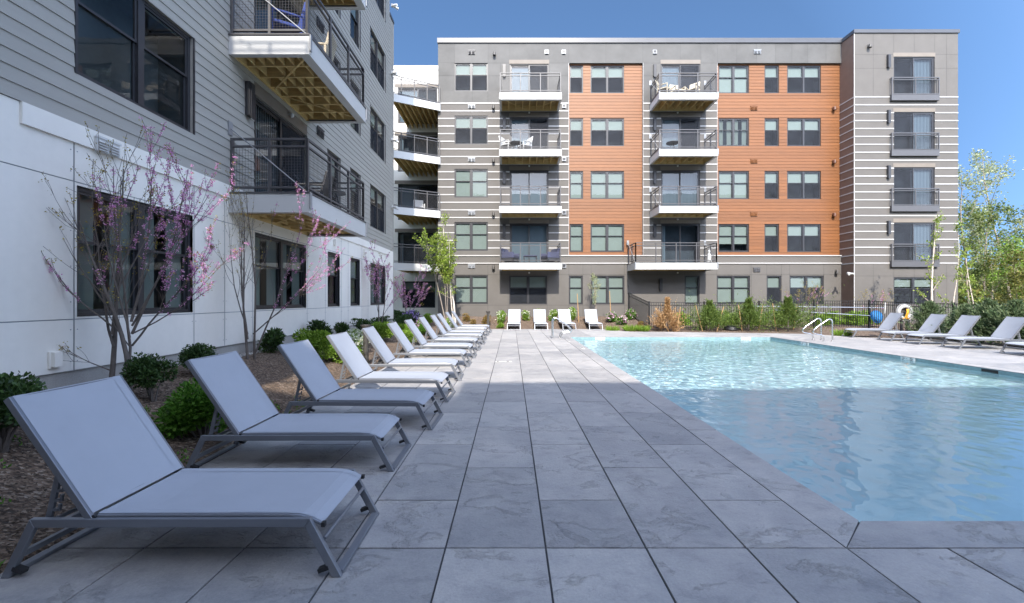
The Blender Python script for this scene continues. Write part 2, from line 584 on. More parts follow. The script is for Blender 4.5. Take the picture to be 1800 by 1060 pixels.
def mulch_material():
    m = bpy.data.materials.new('bark_mulch')
    m.use_nodes = True
    nt = m.node_tree
    b = nt.nodes['Principled BSDF']
    g = _n(nt, 'ShaderNodeNewGeometry')
    mp = _n(nt, 'ShaderNodeMapping')
    mp.inputs['Scale'].default_value = (1.0, 1.7, 1.0)
    nt.links.new(g.outputs['Position'], mp.inputs['Vector'])
    vo = _n(nt, 'ShaderNodeTexVoronoi')
    vo.inputs['Scale'].default_value = 34
    nt.links.new(mp.outputs[0], vo.inputs['Vector'])
    sep = _n(nt, 'ShaderNodeSeparateColor')
    nt.links.new(vo.outputs['Color'], sep.inputs[0])
    c = ramp(nt, sep.outputs[0], [(0.0, (0.05, 0.034, 0.024)), (0.5, (0.13, 0.086, 0.058)), (0.85, (0.22, 0.155, 0.11)), (1.0, (0.34, 0.27, 0.21))])
    mx = _n(nt, 'ShaderNodeMix', data_type='RGBA', blend_type='MULTIPLY')
    mx.inputs[0].default_value = 1
    nt.links.new(c, mx.inputs[6])
    nt.links.new(ramp(nt, noise(nt, 1.5, 4), [(0.3, (0.75, 0.75, 0.75)), (0.7, (1, 1, 1))]), mx.inputs[7])
    nt.links.new(mx.outputs[2], b.inputs['Base Color'])
    b.inputs['Roughness'].default_value = 0.95
    bp = _n(nt, 'ShaderNodeBump')
    bp.inputs['Strength'].default_value = 0.9
    bp.inputs['Distance'].default_value = 0.02
    nt.links.new(vo.outputs['Distance'], bp.inputs['Height'])
    nt.links.new(bp.outputs[0], b.inputs['Normal'])
    M['mulch'] = m


def water_material():
    m = bpy.data.materials.new('pool_water')
    m.use_nodes = True
    nt = m.node_tree
    b = nt.nodes['Principled BSDF']
    b.inputs['Base Color'].default_value = (0.78, 0.95, 0.98, 1)
    b.inputs['Roughness'].default_value = 0
    b.inputs['IOR'].default_value = 1.33
    b.inputs['Transmission Weight'].default_value = 1
    M['water'] = m


paver_material()
mulch_material()
water_material()
M['grass'] = mat('meadow_grass', (0.085, 0.13, 0.035), 0.9, 0.45, 0.8, 0.5, 20, fine=0.3, fscale=30)

# ------------------------------------------------------------------ plan of the place (metres)
XW = -5.55                     # face of the left wing
YM = 24.2                      # face of the main block
YO = 24.33                     # orange bays, set back
YT = 23.3                      # tower
POOL = (2.41, 10.60, 2.875, 17.0)
WATER_Z = -0.085


def fx(px, d):
    return (px - 899.0) * d / F


def fz(py, d):
    return CAMZ + (526.5 - py) * d / F


def wy(px):                    # distance along the left wing
    return F * -XW / (899.0 - px)


def deck_north(x):
    pts = [(-10, 21.5), (4.75, 21.5), (5.6, 19.75), (7.5, 19.7), (13.1, 18.5), (13.9, 16.9), (16.1, 16.2), (40, 16.2)]
    for (a, b), (c, d) in zip(pts, pts[1:]):
        if a <= x <= c:
            return b + (d - b) * (x - a) / (c - a)
    return 21.5


DECK_W, DECK_E = -2.86, 16.1


def sm(t):
    t = min(1, max(0, t))
    return t * t * (3 - 2 * t)


def soil(x, y):
    if DECK_W < x < DECK_E and y < deck_north(x):
        return -0.07
    zw = 0.43 * sm((DECK_W - x) / 2.3) if x < DECK_W else 0.0
    yn = deck_north(x)
    zn = 0.0
    if y > yn:
        zn = (0.56 if x < 6.9 else 0.25) * sm((y - yn) / (24.0 - yn))
    return max(zw, zn) + 0.02 * math.sin(x * 3.1 + y * 1.7) * math.sin(y * 2.3 - x) - 0.012


# ------------------------------------------------------------------ ground, pool and deck
def build_setting():
    g = MB()
    x0, x1, y0, y1 = POOL
    B = 600
    zg = -0.14
    for (a, b, c, d) in ((-B, x0 - .3, -B, B), (x1 + .3, B, -B, B), (x0 - .3, x1 + .3, -B, y0 - .3), (x0 - .3, x1 + .3, y1 + .3, B)):
        g.face([(a, c, zg), (b, c, zg), (b, d, zg), (a, d, zg)])
    tag(g.build('ground', M['grass']), kind='structure')
    # planting beds
    st = 0.14
    xs = np.arange(-5.7, 27.0, st)
    ys = np.arange(-11.0, 24.8, st)
    V, idx, Fc = [], {}, []

    def vid(i, j):
        k = (i, j)
        if k not in idx:
            x, y = xs[i], ys[j]
            idx[k] = len(V)
            V.append((x, y, soil(x, y)))
        return idx[k]
    for i in range(len(xs) - 1):
        for j in range(len(ys) - 1):
            x, y = xs[i] + st / 2, ys[j] + st / 2
            if DECK_W + .25 < x < DECK_E - .25 and y < deck_north(x) - .35:
                continue
            if y > 24.6:
                continue
            Fc.append((vid(i, j), vid(i + 1, j), vid(i + 1, j + 1), vid(i, j + 1)))
    me = bpy.data.meshes.new('planting_bed')
    me.from_pydata(V, [], Fc)
    me.materials.append(M['mulch'])
    me.shade_smooth()
    tag(put('planting_bed', me), kind='structure')
    # deck: stone pavers over a dark bed, joints are real gaps
    rng = random.Random(4)
    d = MB()
    gp = 0.0055
    top, low = 0.0, -0.010

    def slab(poly, g_=gp, m=0):
        c = Vector((sum(p[0] for p in poly) / len(poly), sum(p[1] for p in poly) / len(poly)))
        n = len(poly)
        q = []
        for i in range(n):              # inset by moving each edge inwards
            p0, p1, p2 = Vector(poly[i - 1]), Vector(poly[i]), Vector(poly[(i + 1) % n])
            e1, e2 = (p1 - p0).normalized(), (p2 - p1).normalized()
            n1, n2 = Vector((-e1.y, e1.x)), Vector((-e2.y, e2.x))
            bis = (n1 + n2)
            k = g_ / max(0.35, (1 + n1.dot(n2)) / 2) / 2
            q.append(p1 + bis * k)
        e = 0.004
        k = len(d.v)
        zt = top + rng.uniform(-0.0012, 0.0012)
        for p in q:
            dd = (c - p).normalized() * e
            d.v.append((p.x + dd.x, p.y + dd.y, zt))
        for p in q:
            d.v.append((p.x, p.y, zt - 0.003))
        for p in q:
            d.v.append((p.x, p.y, low))
        d.f.append(tuple(range(k, k + n)))
        d.m.append(m)
        for r0 in (0, n):
            for i in range(n):
                j = (i + 1) % n
                d.f.append((k + r0 + i, k + r0 + n + i, k + r0 + n + j, k + r0 + j))
                d.m.append(m)

    def rect(a, b, c, e):
        if b - a > 0.03 and e - c > 0.03:
            slab([(a, c), (b, c), (b, e), (a, e)])
    T, RL, X0, Y0 = 0.618, 1.2175, 0.211, 2.56
    CO = 0.345                          # coping width
    xin = x0 - CO
    k = -6
    while X0 + k * T < 16.2:
        a, b = max(DECK_W, X0 + k * T), X0 + (k + 1) * T
        if b > xin - 0.01 and a < xin - 0.05:
            b = xin
        par = k % 2
        offs = 0.609 if par == 0 else 0.0
        lim = 21.5 if b <= xin + 0.01 else Y0
        if a >= xin - 0.05:
            a = max(a, xin)
        yy = Y0 - 12 * RL
        while yy < 21.6:
            c, e = yy, yy + RL
            if yy >= Y0 - 0.01:
                c, e = c + offs, e + offs
                if offs and abs(yy - Y0) < 0.01:
                    rect(a, min(b, DECK_E), Y0, min(Y0 + offs, lim)) if lim > Y0 else None
            if c < lim - 0.01:
                rect(a, min(b, DECK_E), c, min(e, lim))
            yy += RL
        k += 1
    # coping ring
    def coping_run(p, q, horiz, lo, hi, seg=2.4):
        n = max(1, round((q - p) / seg))
        for i in range(n):
            a, b = p + (q - p) * i / n, p + (q - p) * (i + 1) / n
            rect(a, b, lo, hi) if horiz else rect(lo, hi, a, b)
    yb = Y0
    slab([(xin, yb), (x0, y0), (x0, y0 + 2.0), (xin, y0 + 2.0)])
    slab([(xin, yb), (x0 + 2.0, yb), (x0 + 2.0, y0), (x0, y0)])
    coping_run(y0 + 2.0, y1, False, xin, x0, 3.0)
    coping_run(x0 + 2.0, x1, True, yb, y0, 3.0)
    coping_run(xin, x1 + CO, True, y1, y1 + CO, 3.0)
    coping_run(yb, y1, False, x1, x1 + CO, 3.0)
    # far and right decks in wide slabs
    x = xin
    while x < 10.94:
        xb = min(x + 1.25, 10.94)
        slab([(x, y1 + CO), (xb, y1 + CO), (xb, deck_north(xb)), (x, deck_north(x))])
        x = xb
    y = yb
    while y < y1 + CO:
        yb2 = min(y + 1.235, y1 + CO)
        if yb2 <= 16.0:
            rect(x1 + CO, 13.5, y, yb2)
            rect(13.5, DECK_E, y, yb2)
        y = yb2
    xa = 10.945
    while xa < DECK_E:
        xb = min(xa + 1.1, DECK_E)
        slab([(xa, 14.9 if xa > 0 else 0), (xb, 14.9), (xb, max(14.95, deck_north(xb))), (xa, max(14.95, deck_north(xa)))])
        xa = xb
    tag(d.build('pool_deck', M['paver']), kind='structure')
    s = MB()
    zb = -0.009
    for (a, b, c, e) in ((DECK_W, x0 - .015, -11, 21.5), (x1 + .015, DECK_E, y0 - .02, 16.2), (x0 - .014, x1 + .014, -11, y0 - .015), (x1 + .016, DECK_E, -11, y0 - .021)):
        s.box(a, b, c, e, -0.12, zb)
    s.prism([(x0 - .014, y1 + .015), (x1 + .014, y1 + .015), (x1 + .014, deck_north(x1)), (7.5, deck_north(7.5)), (5.6, deck_north(5.6)), (4.75, 21.5), (x0 - .014, 21.5)], -0.12, zb, 'z')
    s.prism([(x1 + .016, 16.21), (DECK_E, 16.21), (13.9, deck_north(13.9)), (13.1, deck_north(13.1)), (x1 + .016, deck_north(x1))], -0.12, zb, 'z')
    tag(s.build('deck_base', M['joint']), kind='structure')
    # basin
    p = MB()
    zf = -1.0
    p.face([(x0, y0, zf), (x1, y0, zf), (x1, y1, zf), (x0, y1, zf)], 0)
    zt = -0.20
    for z0_, z1_, mi in ((zf, zt, 0), (zt, -0.012, 1)):
        p.face([(x0, y0, z0_), (x0, y1, z0_), (x0, y1, z1_), (x0, y0, z1_)], mi)
        p.face([(x1, y1, z0_), (x1, y0, z0_), (x1, y0, z1_), (x1, y1, z1_)], mi)
        p.face([(x0, y1, z0_), (x1, y1, z0_), (x1, y1, z1_), (x0, y1, z1_)], mi)
        p.face([(x1, y0, z0_), (x0, y0, z0_), (x0, y0, z1_), (x1, y0, z1_)], mi)
    tag(p.build('pool_basin', [M['basin'], M['tile']]), kind='structure')
    nx, ny = 350, 600
    rr = random.Random(3)
    wav = [(rr.gauss(1.2, .9) + (3.1416 if rr.random() < .4 else 0), 8.5 * (6.0 ** rr.random()), rr.uniform(0, 6.28)) for _ in range(52)]
    X, Y = np.meshgrid(np.linspace(x0, x1, nx), np.linspace(y0, y1, ny), indexing='ij')
    Z = np.zeros_like(X)
    for an, k, ph in wav:
        Z += .0021 / k ** .6 * np.sin(k * (X * math.cos(an) + Y * math.sin(an)) + ph)
    V = np.stack([X, Y, Z + WATER_Z], 2).reshape(-1, 3)
    Fc = [(i * ny + j, (i + 1) * ny + j, (i + 1) * ny + j + 1, i * ny + j + 1) for i in range(nx - 1) for j in range(ny - 1)]
    me = bpy.data.meshes.new('pool_water')
    me.from_pydata(V.tolist(), [], Fc)
    me.materials.append(M['water'])
    me.shade_smooth()
    o = tag(put('pool_water', me), kind='structure')
    o.cycles.is_caustics_caster = True
    bpy.data.objects['pool_basin'].cycles.is_caustics_receiver = True
    sl.cycles.is_caustics_light = True


build_setting()


# ------------------------------------------------------------------ walls with openings
class Wall:
    """A vertical plane: u runs along it, z up, off outwards. kind 'x': faces -Y, u = x. kind 'y': faces +X, u = y."""

    def __init__(s, plane, kind):
        s.p, s.k = plane, kind

    def P(s, u, z, off=0.0):
        return (u, s.p - off, z) if s.k == 'x' else (s.p + off, u, z)

    def quad(s, mb, u0, u1, z0, z1, o0, o1, m):
        mb.face([s.P(u0, z0, o0), s.P(u1, z0, o0), s.P(u1, z1, o1), s.P(u0, z1, o1)], m)

    def box(s, mb, u0, u1, z0, z1, o0, o1, m=0):
        if s.k == 'x':
            mb.box(u0, u1, s.p - o1, s.p - o0, z0, z1, m)
        else:
            mb.box(s.p + o0, s.p + o1, u0, u1, z0, z1, m)

    @staticmethod
    def spans(u0, u1, z0, z1, op):
        cuts = sorted((max(u0, a), min(u1, b)) for a, b, c, d in op if a < u1 and b > u0 and c < (z0 + z1) / 2 < d)
        out, u = [], u0
        for a, b in cuts:
            if a > u + 1e-4:
                out.append((u, a))
            u = max(u, b)
        if u < u1 - 1e-4:
            out.append((u, u1))
        return out

    def clad(s, mb, u0, u1, rows, op, ob=0.0, ot=0.0, m=0, joints=(), gap=0.0, under=True, zgap=0.0):
        """rows: (z0, z1). Boards tilt from ob (bottom edge) to ot (top edge)."""
        for za, zb in rows:
            zs = sorted({za, zb} | {z for o in op for z in (o[2], o[3]) if za < z < zb})
            for z0, z1 in zip(zs, zs[1:]):
                f0, f1 = (z0 - za) / (zb - za), (z1 - za) / (zb - za)
                a0 = z0 + (zgap if z0 == za else 0)
                a1 = z1 - (zgap if z1 == zb else 0)
                for a, b in s.spans(u0, u1, z0, z1, op):
                    cuts = [a] + [j for j in sorted(joints) if a + .02 < j < b - .02] + [b]
                    for i, (c, d) in enumerate(zip(cuts, cuts[1:])):
                        c2 = c + (gap if i > 0 else 0)
                        d2 = d - (gap if i < len(cuts) - 2 else 0)
                        s.quad(mb, c2, d2, a0, a1, ob + (ot - ob) * f0, ob + (ot - ob) * f1, m)
                        if under and z0 == za and ob > ot:
                            mb.face([s.P(c2, a0, ot - .001), s.P(d2, a0, ot - .001), s.P(d2, a0, ob), s.P(c2, a0, ob)], m)

    def reveals(s, mb, op, depth, m=0, o=0.0):
        for a, b, c, d in op:
            mb.face([s.P(a, c, o), s.P(a, c, -depth), s.P(a, d, -depth), s.P(a, d, o)], m)
            mb.face([s.P(b, c, -depth), s.P(b, c, o), s.P(b, d, o), s.P(b, d, -depth)], m)
            mb.face([s.P(a, c, o), s.P(b, c, o), s.P(b, c, -depth), s.P(a, c, -depth)], m)
            mb.face([s.P(a, d, -depth), s.P(b, d, -depth), s.P(b, d, o), s.P(a, d, o)], m)


def rows(z0, z1, h):
    n = max(1, round((z1 - z0) / h))
    return [(z0 + (z1 - z0) * i / n, z0 + (z1 - z0) * (i + 1) / n) for i in range(n)]


# ------------------------------------------------------------------ windows (local: x along wall, -y outwards, z up from the sill)
WCACHE = {}


def window_meshes(kind, wd, ht, drop, style):
    key = (kind, round(wd, 2), round(ht, 2), drop, style)
    if key in WCACHE:
        return WCACHE[key]
    fr, gl, bl, sn = MB(), MB(), MB(), MB()
    fw = 0.055
    yo, yi = 0.005, 0.085              # frame from just behind the wall face inwards
    def fbox(a, b, c, d, y0=yo, y1=yi):
        fr.box(a, b, y0, y1, c, d, 0)
    fbox(0, fw, 0, ht)
    fbox(wd - fw, wd, 0, ht)
    fbox(fw, wd - fw, 0, fw)
    fbox(fw, wd - fw, ht - fw, ht)
    units = []
    if kind == 'twin':
        mu = 0.10
        fbox(wd / 2 - mu / 2, wd / 2 + mu / 2, fw, ht - fw, yo - .004, yi)
        units = [(fw, wd / 2 - mu / 2), (wd / 2 + mu / 2, wd - fw)]
    elif kind == 'single':
        units = [(fw, wd - fw)]
    if kind in ('twin', 'single'):
        zr = ht * 0.58
        for a, b in units:
            s = 0.035
            # upper sash outside, lower sash one step behind
            for (c, d, y0) in ((zr - .02, ht - fw, 0.02), (fw, zr + .02, 0.048)):
                fbox(a, a + s, c, d, y0, y0 + .03)
                fbox(b - s, b, c, d, y0, y0 + .03)
                fbox(a + s, b - s, c, c + s, y0, y0 + .03)
                fbox(a + s, b - s, d - s, d, y0, y0 + .03)
                gl.face([(a + s, y0 + .015, c + s), (b - s, y0 + .015, c + s), (b - s, y0 + .015, d - s), (a + s, y0 + .015, d - s)])
        if drop < .6 and style not in ('open', 'curtain'):
            for a, b in units:
                sn.face([(a, .030, fw), (b, .030, fw), (b, .030, zr - .02), (a, .030, zr - .02)])
        rr = random.Random(str(key))
        for a, b in units:
            dz = drop if style != 'mixed' else rr.choice((0.42, 0.55, 0.97))
            zb = ht - fw - (ht - 2 * fw) * dz
            bl.box(a + .01, b - .01, 0.10, 0.106, max(fw, zb), ht - fw, 0)
            bl.box(a + .01, b - .01, 0.098, 0.112, max(fw, zb), max(fw, zb) + .02, 0)
        if style == 'curtain':
            bl.v, bl.f, bl.m = [], [], []
            for a, b in units:
                for side in (0, 1):
                    n = 9
                    x0 = a if side == 0 else b - (b - a) * .36
                    for i in range(n):
                        xa, xb = x0 + (b - a) * .36 * i / n, x0 + (b - a) * .36 * (i + 1) / n
                        xm = (xa + xb) / 2
                        bl.face([(xa, .13, fw), (xm, .105, fw), (xm, .105, ht - fw), (xa, .13, ht - fw)])
                        bl.face([(xm, .105, fw), (xb, .13, fw), (xb, .13, ht - fw), (xm, .105, ht - fw)])
    else:                               # sliding glass door
        half = wd / 2
        for (a, b, y0) in ((fw, half + .03, 0.05), (half - .03, wd - fw, 0.018)):
            s = 0.06
            fbox(a, a + s, fw, ht - fw, y0, y0 + .03)
            fbox(b - s, b, fw, ht - fw, y0, y0 + .03)
            fbox(a + s, b - s, fw, fw + .09, y0, y0 + .03)
            fbox(a + s, b - s, ht - fw - s, ht - fw, y0, y0 + .03)
            gl.face([(a + s, y0 + .015, fw + .09), (b - s, y0 + .015, fw + .09), (b - s, y0 + .015, ht - fw - s), (a + s, y0 + .015, ht - fw - s)])
        fr.box(half + .06, half + .075, -.02, .015, .95, 1.15, 0)
        if style not in ('none', 'bare'):
            a, b = (half + .05, wd - fw) if style != 'right' else (half + .05, wd - fw)
            if style == 'right':
                a, b = fw + .02, half - .05
            sn.face([(a, .012, fw + .02), (b, .012, fw + .02), (b, .012, ht - fw - .02), (a, .012, ht - fw - .02)])
        n = max(8, int(wd / 0.085))
        cover = {'full': (0, 1), 'left': (0, .55), 'right': (.5, 1), 'none': (0, .12)}.get(style, (0, 1))
        for i in range(n):
            f = (i + .5) / n
            if not cover[0] <= f <= cover[1]:
                continue
            xa, xb = fw + (wd - 2 * fw) * i / n, fw + (wd - 2 * fw) * (i + 1) / n
            bl.face([(xa, .125, fw), (xb + .004, .155, fw), (xb + .004, .155, ht - fw), (xa, .125, ht - fw)])
        if not bl.v:
            bl.box(fw, fw + .05, .13, .14, fw, ht - fw)
    # dark room behind
    D = 0.55
    x0, x1, z0, z1 = .02, wd - .02, .02, ht - .02
    fr.face([(x0, D, z0), (x1, D, z0), (x1, D, z1), (x0, D, z1)], 1)
    fr.face([(x0, .086, z0), (x0, D, z0), (x0, D, z1), (x0, .086, z1)], 1)
    fr.face([(x1, .086, z0), (x1, .086, z1), (x1, D, z1), (x1, D, z0)], 1)
    fr.face([(x0, .086, z0), (x1, .086, z0), (x1, D, z0), (x0, D, z0)], 1)
    fr.face([(x0, .086, z1), (x0, D, z1), (x1, D, z1), (x1, .086, z1)], 1)
    r = (fr.mesh('window', [M['frame'], M['interior']]), gl.mesh('pane', M['glass_blue' if kind == 'door' else 'glass']),
         bl.mesh('blind', M['slats' if kind == 'door' else 'blind']), sn.mesh('screen', M['screen']) if sn.v else None)
    WCACHE[key] = r
    return r


def window(wall, op, kind, parent, drop=0.45, style='', setback=0.03):
    a, b, c, d = op
    fr, gl, bl, sn = window_meshes(kind, b - a, d - c, drop, style)
    loc = wall.P(a, c, -setback)
    o = put('sliding_door' if kind == 'door' else 'window', fr, parent, loc, R(90) if wall.k == 'y' else 0)
    put('pane', gl, o)
    put('curtain' if style == 'curtain' else 'blind', bl, o)
    if sn:
        put('screen', sn, o)
    return o


# ------------------------------------------------------------------ balconies (local: x along wall, -y outwards, z = 0 at deck top)
def wire_panel(mb, p, q, z0, z1, step=0.055, t=0.0032):
    p, q = Vector(p), Vector(q)
    L = (q - p).length
    d = (q - p) / L
    n = max(1, int(L / step))
    for i in range(1, n):
        c = p + d * (L * i / n)
        mb.bar((c.x, c.y, z0), (c.x, c.y, z1), t, t)
    k = max(1, int((z1 - z0) / step))
    for i in range(1, k):
        z = z0 + (z1 - z0) * i / k
        mb.bar((p.x, p.y, z), (q.x, q.y, z), t, t)


def railing(parent, path, H=1.07, posts=3, wire=0.055):
    """Posts, double top rail, bottom rail and wire infill along an open path of corners."""
    r, wv = MB(), MB()
    t = 0.05
    for i, (p, q) in enumerate(zip(path, path[1:])):
        P, Q = Vector((*p, 0)), Vector((*q, 0))
        n = posts[i] if isinstance(posts, (list, tuple)) else posts
        for k in range(n + 1):
            c = P.lerp(Q, k / n)
            r.bar((c.x, c.y, 0.0), (c.x, c.y, H), t, t, up=(0, 1, 0))
        d = (Q - P).normalized() * (t / 2)
        for z, h in ((H - .015, .04), (H - .16, .035), (0.10, .04)):
            r.bar((P.x + d.x, P.y + d.y, z), (Q.x - d.x, Q.y - d.y, z), .045, h)
        for k in range(n):
            a, b = P.lerp(Q, k / n) + d, P.lerp(Q, (k + 1) / n) - d
            wire_panel(wv, a, b, .12, H - .175, wire)
    o = r.build('railing', M['rail'], parent)
    wv.build('wire_infill', M['rail'], parent)
    return o


BAL = {}


def balcony(parent, wall, u0, L, ztop, D=1.5, rods=True, posts=3, sideposts=2, blocking=0):
    """Steel framed balcony: fascia and soffit border, joists, railing, tie rods."""
    key = (round(L, 2), D, rods, posts, blocking)
    H = 0.37
    if key not in BAL:
        b = MB()
        e = 0.03
        y = -D
        b.box(0, L, y, y + e, -H, 0)               # front fascia
        b.box(0, e, y + e, 0, -H, 0)
        b.box(L - e, L, y + e, 0, -H, 0)
        bw = 0.20                                   # soffit border
        b.box(e, L - e, y + e, y + bw, -H + .003, -H + .02)
        b.box(e, bw * .6, y + bw, -.02, -H + .003, -H + .02)
        b.box(L - bw * .6, L - e, y + bw, -.02, -H + .003, -H + .02)
        b.box(-.02, L + .02, y - .02, 0, .001, .03, 1)   # deck edge flashing
        for sx in (0, L):                           # corner brackets
            b.box(sx - .08 if sx else .03, sx - .03 if sx else .08, y - .012, y - .001, -H + .03, -.02)
        j = MB()
        n = max(4, int(L / 0.42))
        for i in range(n + 1):
            x = .12 + (L - .24) * i / n
            j.box(x - .02, x + .02, y + .08, -.03, -H + .06, -.035, 0)
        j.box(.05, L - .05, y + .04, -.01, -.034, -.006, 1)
        j.box(.04, L - .04, -.045, -.004, -H + .03, -.036, 0)
        if blocking:
            rr = random.Random(3)
            for i in range(n):
                xa, xb = .14 + (L - .24) * i / n, .10 + (L - .24) * (i + 1) / n
                for k in range(blocking):
                    if rr.random() < .75:
                        yy = y + .25 + (D - .35) * (k + .5) / blocking
                        j.box(xa + .002, xb - .002, yy - .008, yy + .008, -H + .07, -.05, 0)
        j.bar((.15, y + .1, -H + .05), (L * .45, -.1, -H + .05), .03, .01)
        j.bar((L * .55, -.1, -H + .05), (L - .15, y + .1, -H + .05), .03, .01)
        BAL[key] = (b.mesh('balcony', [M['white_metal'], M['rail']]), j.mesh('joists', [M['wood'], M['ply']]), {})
    bm_, jm, rc = BAL[key]
    o = put('balcony', bm_, parent, wall.P(u0, ztop, 0.0), R(90) if wall.k == 'y' else 0)
    put('joists', jm, o)
    if 'r' not in rc:
        m = .06
        ro = railing(o, [(m, -.04), (m, -D + m), (L - m, -D + m), (L - m, -.04)], posts=[sideposts, posts, sideposts])
        for k in KIDS[o.name]:
            if k.name.startswith(('railing', 'wire')):
                k.location.z = .03
        rc['r'] = [(k.name.split('.')[0], k.data) for k in KIDS[o.name] if k.name.startswith(('railing', 'wire'))]
    else:
        for nm, me in rc['r']:
            put(nm, me, o, (0, 0, .03))
    if rods:
        if 't' not in rc:
            rc['t'] = []
            for x in (.03, L - .03):
                t = MB()
                t.tube([(x, -D - .01, -.02), (x, -.03, 1.28)], .011, 8)
                t.box(x - .06, x + .06, -.03, -.002, 1.15, 1.42)
                t.box(x - .035, x + .035, -D - .035, -D - .008, -.30, .02)
                rc['t'].append(t.mesh('tie_rod', M['flashing'], 40))
        for me in rc['t']:
            put('tie_rod', me, o)
    return o


# ------------------------------------------------------------------ small wall fixtures (local: x along wall, -y outwards)
def fix_meshes():
    f = {}
    v = MB()
    v.box(-.2, .2, -.03, 0, -.12, .12)
    v.box(-.22, .22, -.045, -.031, .10, .135)
    for sx in (-.1, .1):
        for i in range(4):
            z = -.09 + .045 * i
            v.prism([(-.032, z), (-.06, z - .015), (-.06, z - .01), (-.032, z + .02)], sx - .08, sx + .08, 'x')
    f['vent'] = v.mesh('wall_vent', M['rail'])
    f['vent_light'] = v.mesh('wall_vent', M['flashing'])
    f['vent_white'] = v.mesh('wall_vent', mat('vent_plastic', (.55, .55, .54), .5))
    f['vent_orange'] = v.mesh('wall_vent', M['orange'])
    s = MB()
    s.box(-.06, .06, -.02, 0, -.08, .08)
    s.tube([(0, -.02, 0), (0, -.10, .02)], .025, 8)
    s.lathe([(.02, .05), (.06, .04), (.085, -.06), (.09, -.16), (.075, -.16), (.06, -.05), (0, -.04)], 12, 0, -.13)
    f['lamp'] = s.mesh('wall_lamp', M['lamp_grey'], 40)
    f['lamp_orange'] = s.mesh('wall_lamp', mat('lamp_bronze', (0.10, 0.035, 0.015), .5), 40)
    c = MB()
    c.box(-.085, .085, -.10, 0, -.35, .35)
    c.box(-.06, .06, -.12, -.101, -.40, .33)
    f['sconce'] = c.mesh('wall_sconce', M['frame'])
    q = MB()
    q.box(-.12, .12, -.02, 0, -.12, .12, 0)
    q.box(-.08, .08, -.05, -.021, -.08, .08, 1)
    q.box(-.10, .10, -.07, -.021, -.12, -.085, 0)
    f['duct'] = q.mesh('dryer_vent', [M['flashing'], M['frame']])
    k = MB()
    k.lathe([(.0, .03), (.05, .03), (.05, -.02), (.035, -.05), (0, -.06)], 10, 0, -.07)
    k.box(-.03, .03, -.05, 0, .0, .04)
    f['dome'] = k.mesh('soffit_light', M['white_metal'], 40)
    g = MB()
    g.box(-.06, .06, -.06, 0, -.06, .06)
    g.tube([(0, -.06, 0), (0, -.16, 0)], .025, 8)
    g.tube([(-.02, -.1, -.02), (-.16, -.30, -.08)], .055, 10)
    g.tube([(.02, -.1, -.02), (.14, -.28, -.06)], .055, 10)
    f['cam'] = g.mesh('security_camera', M['white_metal'], 40)
    b = MB()
    b.box(-.06, .06, -.025, 0, -.10, .10)
    b.box(-.045, .045, -.07, -.026, -.085, .095)
    f['outlet'] = b.mesh('outlet_box', M['white_panel'])
    return f


FIX = fix_meshes()


def fixture(kind, wall, u, z, parent, name, off=0.0):
    return put(name, FIX[kind], parent, wall.P(u, z, off + .002), R(90) if wall.k == 'y' else 0)


# ------------------------------------------------------------------ main block
FL = [0.0, 3.1, 6.2, 9.3, 12.4]       # storey offsets, ground floor first


